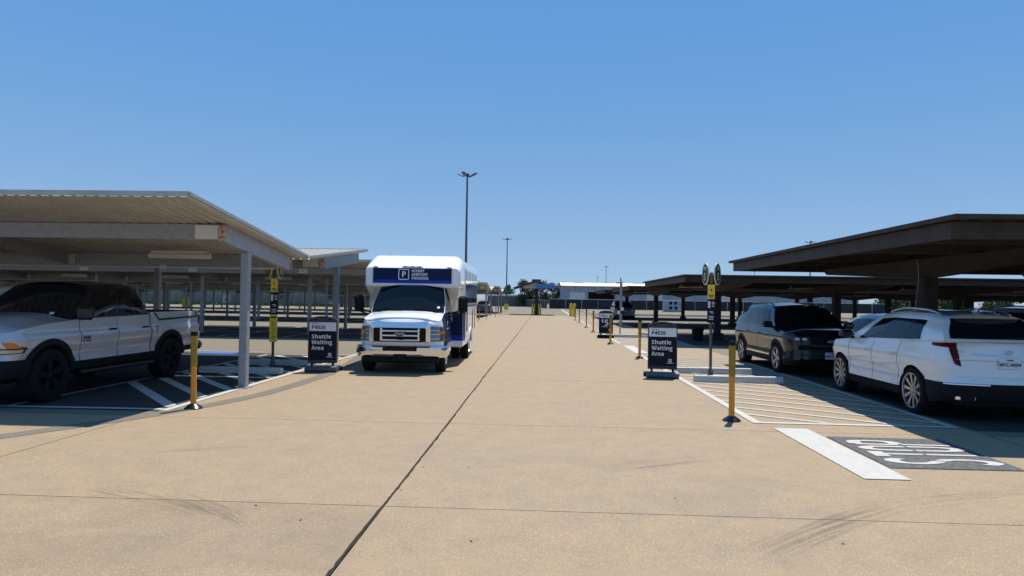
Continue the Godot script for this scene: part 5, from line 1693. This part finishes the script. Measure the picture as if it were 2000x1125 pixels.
func light_poles() -> void:
	var t := thing("light_pole", "tallest dark light pole rising behind the shuttle bus", "light pole", V(-6.50, 0, 56.0), 0.02, "tall parking lot light poles")
	var p := MB.new()
	p.tube(Vector3.ZERO, Vector3(0, 11.9, 0), 0.13, 0.07, 14)
	part(t, "mast", p.mesh(), M.dark_pole)
	var f := MB.new()
	f.tube(Vector3(0, -0.02, 0), Vector3(0, 0.95, 0), 0.36, 0.36, 20)
	part(t, "concrete_footing", f.mesh(), M.bollard_yellow)
	var h := MB.new()
	h.lathe([[0.0, 12.12], [0.15, 12.1], [0.17, 11.95], [0.1, 11.85], [0.0, 11.85]], 14, Transform3D())
	part(t, "head_hub", h.mesh(), M.dark_pole)
	for k in 4:
		var a := k * PI / 2 + 0.35
		var d := Vector3(cos(a), 0, sin(a))
		var am := MB.new()
		am.tube(d * 0.1 + Vector3(0, 11.92, 0), d * 0.42 + Vector3(0, 11.88, 0), 0.04, 0.04, 8)
		var arm := part(t, "lamp_arm", am.mesh(), M.dark_pole)
		var fm := MB.new()
		var z := (d + Vector3(0, 0.45, 0)).normalized()
		var x := Vector3.UP.cross(z).normalized()
		fm.box(d * 0.62 + Vector3(0, 12.0, 0), Vector3(0.34, 0.09, 0.5), 0.03, Basis(x, z.cross(x), z))
		part(arm, "floodlight", fm.mesh(), M.dark_pole)
	copy(t, "thin light pole with yellow footing left of the toll kiosk", V(-6.40, 0, 115.6), 0.5)
	copy(t, "light pole showing between two dark carports at right", V(43.9, 0, 114.8), 0.2)
	copy(t, "light pole behind the pale-roofed warehouse, the taller of two", V(18.5, 0, 205.5), 0.2)
	copy(t, "light pole top just above the shuttle bus roof", V(-27.9, 0, 169.8), 0.2)
	copy(t, "light pole behind the warehouse, the lower of two", V(22.9, 0, 295.4), 0.2)
	copy(t, "small distant light pole right of the row sign ovals", V(67.7, 0, 222.9), 0.2)

func kiosk() -> void:
	var t := thing("toll_kiosk", "gabled toll canopy with blue fascia on a dark column at the lane's far end", "kiosk", V(-0.9, 0, 78.5), 0.0)
	var cm := MB.new()
	cm.box(Vector3(0.05, 1.6, 0), Vector3(0.42, 3.2, 0.42), 0.03)
	part(t, "column", cm.mesh(), M.brown)
	for s in [-1, 1]:
		var rm := MB.new()
		var a := Vector3(0, 3.85, 0)
		var b := Vector3(s * 2.55, 3.02, 0)
		var x := (b - a).normalized()
		var bas := Basis(x, Vector3(0, 0, 1).cross(x), Vector3(0, 0, 1))
		rm.box((a + b) * 0.5, Vector3(a.distance_to(b), 0.22, 3.0), 0.03, bas)
		part(t, "roof_slope", rm.mesh(), M.brown)
		var bm := MB.new()
		bm.tube(Vector3(s * 0.1, 2.2, 0), Vector3(s * 1.2, 3.3, 0), 0.05, 0.05, 8)
		part(t, "brace", bm.mesh(), M.brown)
	var cu := MB.new()
	cu.box(Vector3(0, 3.98, 0), Vector3(1.05, 0.22, 1.2), 0.04)
	part(t, "cupola", cu.mesh(), M.brown)
	var fb := MB.new()
	fb.box(Vector3(1.05, 3.28, 1.53), Vector3(2.2, 0.52, 0.06), 0.01)
	part(t, "blue_fascia", fb.mesh(), M.kiosk_blue)
	var gc := MB.new()
	for z in [1.30, -1.30]:
		var f := [Vector3(-1.5, 2.95, z), Vector3(1.5, 2.95, z), Vector3(1.5, 3.28, z), Vector3(0, 3.75, z), Vector3(-1.5, 3.28, z)]
		gc.fan(f)
	gc.box(Vector3(0, 2.98, 0), Vector3(3.0, 0.06, 2.6))
	part(t, "gable", gc.mesh(20), M.kiosk_cream)
	var names := ["outer left", "inner left", "inner right", "outer right"]
	for i in 4:
		var x: float = [-0.42, -0.2, 0.30, 0.5][i]
		var b := thing("kiosk_bollard", "%s yellow bollard guarding the toll kiosk column" % names[i], "bollard", V(-0.9 + x, 0, 77.9), 0, "yellow bollards round the kiosk")
		var m := MB.new()
		m.tube(Vector3(0, -0.02, 0), Vector3(0, 1.22, 0), 0.085, 0.085, 12)
		part(b, "steel_tube", m.mesh(), M.bollard_yellow)
		var m2 := MB.new()
		m2.lathe([[0.085, 1.22], [0.06, 1.27], [0.0, 1.285]], 12, Transform3D())
		part(b, "rounded_cap", m2.mesh(), M.bollard_yellow)
	var h := thing("speed_hump", "dark rubber speed hump across the lane below the kiosk", "speed hump", V(-1.3, 0, 77.0))
	for i in 5:
		var m := MB.new()
		var x0 := -2.45 + i * 0.98
		m.rows([[Vector3(x0, 0.0, 0.2), Vector3(x0 + 0.96, 0.0, 0.2)], [Vector3(x0, 0.07, 0.1), Vector3(x0 + 0.96, 0.07, 0.1)], [Vector3(x0, 0.07, -0.1), Vector3(x0 + 0.96, 0.07, -0.1)], [Vector3(x0, 0.0, -0.2), Vector3(x0 + 0.96, 0.0, -0.2)]])
		part(h, "rubber_section", m.mesh(20), M.tyre)

# ---------------------------------------------------------------- background
func box_part(parent: Node, called: String, c: Vector3, s: Vector3, m: Material, bev := 0.02) -> MeshInstance3D:
	var mb := MB.new()
	mb.box(c, s, bev)
	return part(parent, called, mb.mesh(), m)
func backdrop() -> void:
	var w := thing("warehouse", "long grey metal warehouse with a pale low roof beyond the fence", "building", V(3.9, 0, 150))
	# wall in panels around the door openings
	for i in 22:
		var x := 1.45 + i * 2.9
		if i == 2 or i == 3:
			box_part(w, "wall_panel", Vector3(x, 4.25, -10), Vector3(2.86, 1.3, 20), M.far_wall)
		else:
			box_part(w, "wall_panel", Vector3(x, 2.45, -10), Vector3(2.86, 4.9, 20), M.far_wall)
	box_part(w, "wall_panel", Vector3(32, 2.4, -12), Vector3(63.6, 4.7, 15.8), M.interior)
	for k in 2:
		var rm := MB.new()
		if k == 0: rm.rows([[Vector3(-0.3, 4.95, 0.3), Vector3(64.2, 4.95, 0.3)], [Vector3(-0.3, 5.9, -10), Vector3(64.2, 5.9, -10)]])
		else: rm.rows([[Vector3(-0.3, 5.9, -10), Vector3(64.2, 5.9, -10)], [Vector3(-0.3, 4.95, -20.3), Vector3(64.2, 4.95, -20.3)]])
		part(w, "roof_slope", rm.mesh(0), M.far_roof)
	box_part(w, "gutter", Vector3(32, 4.88, 0.28), Vector3(64.4, 0.14, 0.12), M.white_roof)
	for i in 9: box_part(w, "roof_vent", Vector3(4 + i * 7, 5.85, -9.6), Vector3(2.4, 0.14, 0.6), M.low_wall)
	for x in [1.2, 18.0, 34.0]: box_part(w, "roller_door", Vector3(x + 2.2, 1.8, 0.05), Vector3(3.4, 3.4, 0.1), M.white_fix)
	var wb := thing("far_storage_building", "low grey building with bright white flat roof at the far end of the lane", "building", V(-14.2, 0, 170))
	for i in 6: box_part(wb, "wall_panel", Vector3(0.95 + i * 1.84, 1.25, -4), Vector3(1.82, 2.5, 8), M.low_wall)
	box_part(wb, "roof", Vector3(5.5, 2.72, -4), Vector3(11.5, 0.42, 8.8), M.white_roof)
	var tw := thing("tan_warehouse", "long tan building wall behind the left chain-link fence", "building", V(-150, 0, 150))
	for i in 26: box_part(tw, "wall_panel", Vector3(i * 4.0, 1.75, -5), Vector3(3.96, 3.5, 10), M.tan_wall)
	box_part(tw, "roof", Vector3(50, 3.6, -5), Vector3(105, 0.25, 11), M.low_wall)
	var bk := thing("brick_building", "low red brick building glimpsed between the left carport posts", "building", V(-52, 0, 158))
	for i in 5: box_part(bk, "wall_panel", Vector3(i * 3.6, 1.6, -4), Vector3(3.58, 3.2, 8), M.brick)
	for i in 5: box_part(bk, "window", Vector3(i * 3.6, 1.7, 0.02), Vector3(1.2, 1.2, 0.08), M.glass)
	box_part(bk, "roof", Vector3(7.2, 3.35, -4), Vector3(19, 0.3, 9), M.low_wall)
	# grass verge
	var vg := struct_node("grass_verge")
	sheet(vg, "grass_surface", -220, -15, 113, 146, -0.004, M.grass)
	rng.seed = 3
	var tf := MB.new()
	tf.colored = true
	for i in 2600:
		var p := V(rng.randf_range(-110, -16), 0, rng.randf_range(113, 132))
		var g := rng.randf_range(0.6, 1.5)
		tf.cur = Color(0.085 * g, 0.125 * g, 0.03 * g)
		var hh := rng.randf_range(0.15, 0.5)
		for k in 3:
			var a := rng.randf() * PI
			var d := Vector3(cos(a), 0, sin(a)) * rng.randf_range(0.1, 0.3)
			tf.tri(p - d, p + d, p + Vector3(rng.randf_range(-0.15, 0.15), hh, 0))
	var tm := part(vg, "grass_tufts", tf.mesh(0), M.leaf)
	tm.set_meta("kind", "stuff")
	# fences
	fence("chain_link_fence", "long galvanised chain-link fence behind the grass on the left", Vector2(-150, 134), Vector2(-15, 134), 2.0, 3.0, M.wire)
	fence("screened_fence", "dark mesh screened fence in front of the warehouse", Vector2(1.0, 130), Vector2(66, 134), 1.95, 3.1, M.mesh_screen)
	fence("far_fence", "low dark fence closing the far end of the lane", Vector2(-5.2, 172), Vector2(1.0, 130.5), 1.7, 3.0, M.mesh_screen)
	# trees
	var tr := [[-9.8, 176.0, 5.6, 2.2, "round dark tree right of the thin light pole"], [-4.9, 168.0, 6.2, 2.6, "dark tree under the left eave of the toll kiosk"], [-0.9, 166.0, 6.4, 2.6, "dark tree just left of the kiosk column"], [2.2, 180.0, 6.0, 2.4, "pointed dark tree right of the kiosk column"], [5.4, 172.0, 6.0, 3.0, "broad green tree beside the warehouse corner"], [8.5, 182.0, 5.2, 2.2, "tree half hidden by the warehouse corner"]]
	for e in tr: tree(e[4], V(e[0], 0, e[1]), e[2], e[3], int(e[1]), 0.2)
	var nm := ["leftmost", "second", "third", "fourth", "fifth", "sixth", "seventh"]
	for i in 7: tree("%s leafy tree behind the left carports and fence" % nm[i], V(-92 + i * 11.0 + (i % 3) * 2.0, 0, 148 + (i % 2) * 3), 5.0 + (i % 3) * 0.8, 3.0, 40 + i)
	var nth := ["first", "second", "third", "fourth", "fifth", "sixth", "seventh", "eighth", "ninth", "tenth", "eleventh", "twelfth", "thirteenth", "fourteenth"]
	for i in 14: tree("bright leafy tree behind the dark carports, %s from the warehouse" % nth[i], V(68.0 + i * 5.2, 0, 138 + (i % 2) * 5), 3.4 + (i % 3) * 0.5, 3.4, 60 + i, 0.12, 1.4)
	# cameras on thin poles, far signs
	var cp := thing("camera_pole", "slim grey camera pole behind the price sign", "pole", V(5.2, 0, 46.0))
	var m := MB.new()
	m.tube(Vector3.ZERO, Vector3(0, 3.1, 0), 0.05, 0.045, 10)
	part(cp, "mast", m.mesh(), M.galv)
	box_part(cp, "camera_box", Vector3(-0.2, 3.0, 0.05), Vector3(0.42, 0.16, 0.16), M.white_fix, 0.03)
	var cp2 := thing("hazard_pole", "thin pole with black and white target sign right of the price sign", "pole", V(3.85, 0, 34.6))
	m = MB.new()
	m.tube(Vector3.ZERO, Vector3(0, 2.9, 0), 0.035, 0.035, 10)
	part(cp2, "mast", m.mesh(), M.galv)
	for e in [[-0.08, 1.34, 0], [0.08, 1.34, 1], [-0.08, 1.18, 1], [0.08, 1.18, 0]]:
		box_part(cp2, "target_plate", Vector3(e[0], e[1], 0.05), Vector3(0.16, 0.16, 0.02), M.sign_white if e[2] == 1 else M.black, 0.003)
	var ws := thing("white_cabinet", "white roadside cabinet with black marks far beyond the right carports", "cabinet", V(22.0, 0, 118))
	box_part(ws, "cabinet_body", Vector3(0, 1.0, 0), Vector3(3.0, 2.0, 1.2), M.far_wall, 0.05)
	for e in [[-0.4, 1.5], [0.4, 1.5], [-0.4, 0.7], [0.5, 0.7]]: box_part(ws, "vent", Vector3(e[0], e[1], 0.61), Vector3(0.5, 0.5, 0.04), M.black)
	var sn := thing("notice_board", "small white notice board on the grass behind the pickup", "sign", V(-40.0, 0, 84))
	box_part(sn, "panel", Vector3(0, 1.25, 0), Vector3(0.9, 1.1, 0.05), M.sign_white)
	box_part(sn, "post", Vector3(0, 0.4, -0.04), Vector3(0.08, 0.8, 0.06), M.galv)
	box_part(sn, "arrow", Vector3(0, 1.1, 0.03), Vector3(0.4, 0.12, 0.02), M.black)
	var yb := thing("yellow_barrier", "yellow box barrier on the far pavement behind the pickup", "barrier", V(-45.0, 0, 84))
	box_part(yb, "barrier_body", Vector3(0, 0.65, 0), Vector3(1.1, 1.3, 0.6), M.bollard_yellow, 0.06)
	box_part(yb, "barrier_foot", Vector3(0, 0.06, 0), Vector3(1.3, 0.12, 0.8), M.black, 0.03)
	var tc := thing("litter_bin", "black litter bin standing under the dark carport near its post", "bin", V(7.03, 0, 31.5))
	tc.scale = Vector3(0.85, 0.62, 0.85)
	m = MB.new()
	m.lathe([[0.0, 0.0], [0.27, 0.0], [0.31, 0.75], [0.33, 0.76], [0.33, 0.80]], 20, Transform3D())
	part(tc, "barrel", m.mesh(), M.plastic)
	m = MB.new()
	m.lathe([[0.34, 0.79], [0.33, 0.86], [0.22, 0.98], [0.0, 1.02]], 20, Transform3D())
	part(tc, "lid", m.mesh(), M.black)
	for i in 2:
		var fb := thing("gate_bollard", ["fat yellow bollard at the end of the right post row", "second fat yellow bollard at the end of the right post row"][i], "bollard", V(2.95 + i * 0.25, 0, 74.8 - i * 3.0), 0, "fat yellow bollards")
		m = MB.new()
		m.lathe([[0.17, -0.01], [0.17, 1.25], [0.12, 1.36], [0.0, 1.4]], 16, Transform3D())
		part(fb, "steel_tube", m.mesh(), M.bollard_yellow)
	var hw := thing("hanging_cable", "thin pale cable hanging beside the dark carport post", "cable", V(8.02, 0, 15.05))
	m = MB.new()
	var pp := Vector3(-0.02, 2.75, 0)
	for i in range(1, 14):
		var q := Vector3(-0.02 + 0.05 * sin(i * 0.45), 2.75 - i * 0.13, 0.02 * cos(i * 0.6))
		m.tube(pp, q, 0.008, 0.008, 6)
		pp = q
	part(hw, "cable_strand", m.mesh(), M.galv)

func fence(called: String, label: String, a: Vector2, b: Vector2, h: float, step: float, m: Material) -> void:
	var t := thing(called, label, "fence", V(a.x, 0, a.y))
	var ln := a.distance_to(b)
	var dir := (b - a).normalized()
	var n := int(ln / step)
	for i in n + 1:
		var p := dir * (i * step)
		var pm := MB.new()
		pm.tube(Vector3(p.x, -0.02, -p.y), Vector3(p.x, h + 0.1, -p.y), 0.04, 0.04, 8)
		part(t, "post", pm.mesh(), M.galv)
		if i < n:
			var q := dir * ((i + 1) * step - 0.06)
			var p2 := p + dir * 0.06
			var s := MB.new()
			s.quad(Vector3(p2.x, 0.08, -p2.y), Vector3(p2.x, h - 0.04, -p2.y), Vector3(q.x, h - 0.04, -q.y), Vector3(q.x, 0.08, -q.y))
			part(t, "mesh_panel", s.mesh(0), m)
	var e := dir * (n * step)
	var r := MB.new()
	r.tube(Vector3(0, h, 0), Vector3(e.x, h, -e.y), 0.03, 0.03, 8)
	part(t, "top_rail", r.mesh(), M.galv)

func tree(label: String, pos: Vector3, h: float, rad: float, sd: int, low := 0.30, g_all := 1.0) -> void:
	var t := thing("tree", label, "tree", pos, 0, "trees at the edge of the lot")
	rng.seed = sd
	var tr := MB.new()
	var top := Vector3(rng.randf_range(-0.2, 0.2), h * 0.55, rng.randf_range(-0.2, 0.2))
	tr.tube(Vector3(0, -0.05, 0), top, 0.17, 0.09, 8)
	for i in 6:
		var a := rng.randf() * TAU
		var s := Vector3(0, h * rng.randf_range(0.28, 0.5), 0)
		tr.tube(s, s + Vector3(cos(a), 0.9, sin(a)) * rad * 0.5, 0.07, 0.03, 6)
	part(t, "trunk", tr.mesh(), M.bark)
	var c := MB.new()
	c.colored = true
	var clumps := []
	for i in 22:
		var a := rng.randf() * TAU
		var v := rng.randf()
		var rr := rad * (0.35 + 0.65 * sin(PI * (0.2 + 0.75 * v))) * sqrt(rng.randf()) * 0.8
		clumps.append([Vector3(cos(a) * rr, h * lerpf(low, 0.93, v), sin(a) * rr), rad * rng.randf_range(0.25, 0.45)])
	for cl in clumps:
		var g0 := rng.randf_range(0.7, 1.25)
		for k in 110:
			var d := Vector3(rng.randfn(), rng.randfn(), rng.randfn()).normalized() * float(cl[1]) * pow(rng.randf(), 0.4)
			var p: Vector3 = cl[0] + d
			var g := g_all * g0 * rng.randf_range(0.7, 1.3)
			c.cur = Color(0.042 * g, 0.068 * g, 0.022 * g)
			var u := Vector3(rng.randfn(), rng.randfn(), rng.randfn()).normalized() * 0.26
			var w := Vector3(rng.randfn(), rng.randfn(), rng.randfn()).normalized() * 0.24
			c.tri(p - u, p + u, p + w)
	part(t, "crown", c.mesh(0), M.leaf)

# ---------------------------------------------------------------- scene
func _ready() -> void:
	var cam := Camera3D.new()
	cam.name = "camera"
	cam.fov = rad_to_deg(2.0 * atan(562.5 / 1330.0))
	cam.near = 0.05
	cam.far = 4000.0
	cam.position = Vector3(0, 1.75, 0)
	cam.basis = Basis(Vector3.UP, deg_to_rad(2.71)) * Basis(Vector3.RIGHT, deg_to_rad(0.95)) * Basis(Vector3.BACK, deg_to_rad(0.9))
	add_child(cam)
	cam.current = true
	var sky_m := ProceduralSkyMaterial.new()
	sky_m.sky_top_color = Color(0.079, 0.250, 0.555).linear_to_srgb()
	sky_m.sky_horizon_color = Color(0.328, 0.47, 0.62).linear_to_srgb()
	sky_m.sky_curve = 0.12
	sky_m.ground_bottom_color = Color(0.30, 0.25, 0.18).linear_to_srgb()
	sky_m.ground_horizon_color = Color(0.40, 0.40, 0.38).linear_to_srgb()
	sky_m.sun_angle_max = 1.0
	var env := Environment.new()
	env.background_mode = Environment.BG_SKY
	env.sky = Sky.new()
	env.sky.sky_material = sky_m
	env.tonemap_mode = Environment.TONE_MAPPER_LINEAR
	env.tonemap_exposure = 1.25
	env.sdfgi_enabled = true
	env.ssao_enabled = true
	env.ssil_enabled = true
	var we := WorldEnvironment.new()
	we.name = "world_environment"
	we.environment = env
	add_child(we)
	var sun := DirectionalLight3D.new()
	sun.name = "sun"
	sun.light_energy = 1.6
	sun.light_color = Color(1.0, 0.965, 0.90)
	sun.light_angular_distance = 0.5
	sun.shadow_enabled = true
	sun.basis = Basis.looking_at(Vector3(-0.16, -1.0, 0.42).normalized(), Vector3.FORWARD)
	add_child(sun)
	make_materials()
	ground()
	var o := ["nearest", "second", "third", "fourth", "fifth"]
	for i in 5:
		pale_carport("%s pale corrugated butterfly carport on grey posts, left of the lane" % o[i], i * 17.9, [-42.0, -44.0, -60.0, -76.0, -92.0][i], 1 if i < 2 else 4)
	for i in 4:
		dark_carport("%s dark brown flat-roofed carport on heavy posts, right of the lane" % o[i], i * 17.9, 38.0 if i < 1 else 62.0, 1.2 if i < 1 else 2.4)
	pickup()
	shuttle_bus()
	white_suv()
	black_suv("black_suv", "black SUV facing the viewer beside the white SUV, with front number plate", V(6.85, 0, 19.05), PI, M.car_black, "RXR-3863")
	small_car("silver_hatchback", "silver-grey hatchback mostly hidden between the black and the white SUV", V(9.75, 0, 19.2), PI, M.car_grey)
	black_suv("grey_suv", "pale grey SUV roof showing behind the white SUV at the right edge", V(12.6, 0, 18.7), 0.0, M.car_grey, "")
	small_car("dark_sedan", "dark car parked beyond the bus on the left of the lane", V(-7.2, 0, 82.5), 0.0, M.car_far)
	small_car("distant_hatchback", "second small dark car behind the dark car beyond the bus", V(-8.6, 0, 97.0), 0.0, M.car_far)
	black_suv("distant_suv", "dark SUV parked under the far right carport behind the price sign", V(7.6, 0, 66.5), PI, M.car_far, "", false)
	delineators()
	a_sign("dark shuttle waiting area sign beside the bus, left of the lane", V(-5.13, 0, 15.65), 0.12, false)
	a_sign("dark shuttle waiting area sign in front of the right-hand hatching", V(2.74, 0, 15.85), -0.10, false)
	a_sign("dark price sign reading five dollars farther up the right lane edge", V(2.93, 0, 32.3), -0.05, true)
	row_sign("post with two N ovals and yellow placards under the pale carport", V(-6.56, 0, 16.27), "N", 0.385, true)
	row_sign("post with two S ovals and a yellow placard by the right-hand hatching", V(3.96, 0, 16.36), "S", -0.237, false)
	wheel_stop("white wheel stop at the foot of the left N sign post, nearer one", V(-6.74, 0, 14.95), 1.85)
	wheel_stop("white wheel stop behind the left N sign post, farther one", V(-6.74, 0, 16.85), 1.85)
	wheel_stop("white wheel stop nearest the viewer on the right-hand hatching", V(4.28, 0, 15.2), 1.9)
	wheel_stop("white wheel stop behind the S sign post on the hatching", V(4.15, 0, 17.0), 1.9)
	wheel_stop("white wheel stop behind the price sign", V(4.3, 0, 33.0), 1.9)
	light_poles()
	kiosk()
	backdrop()
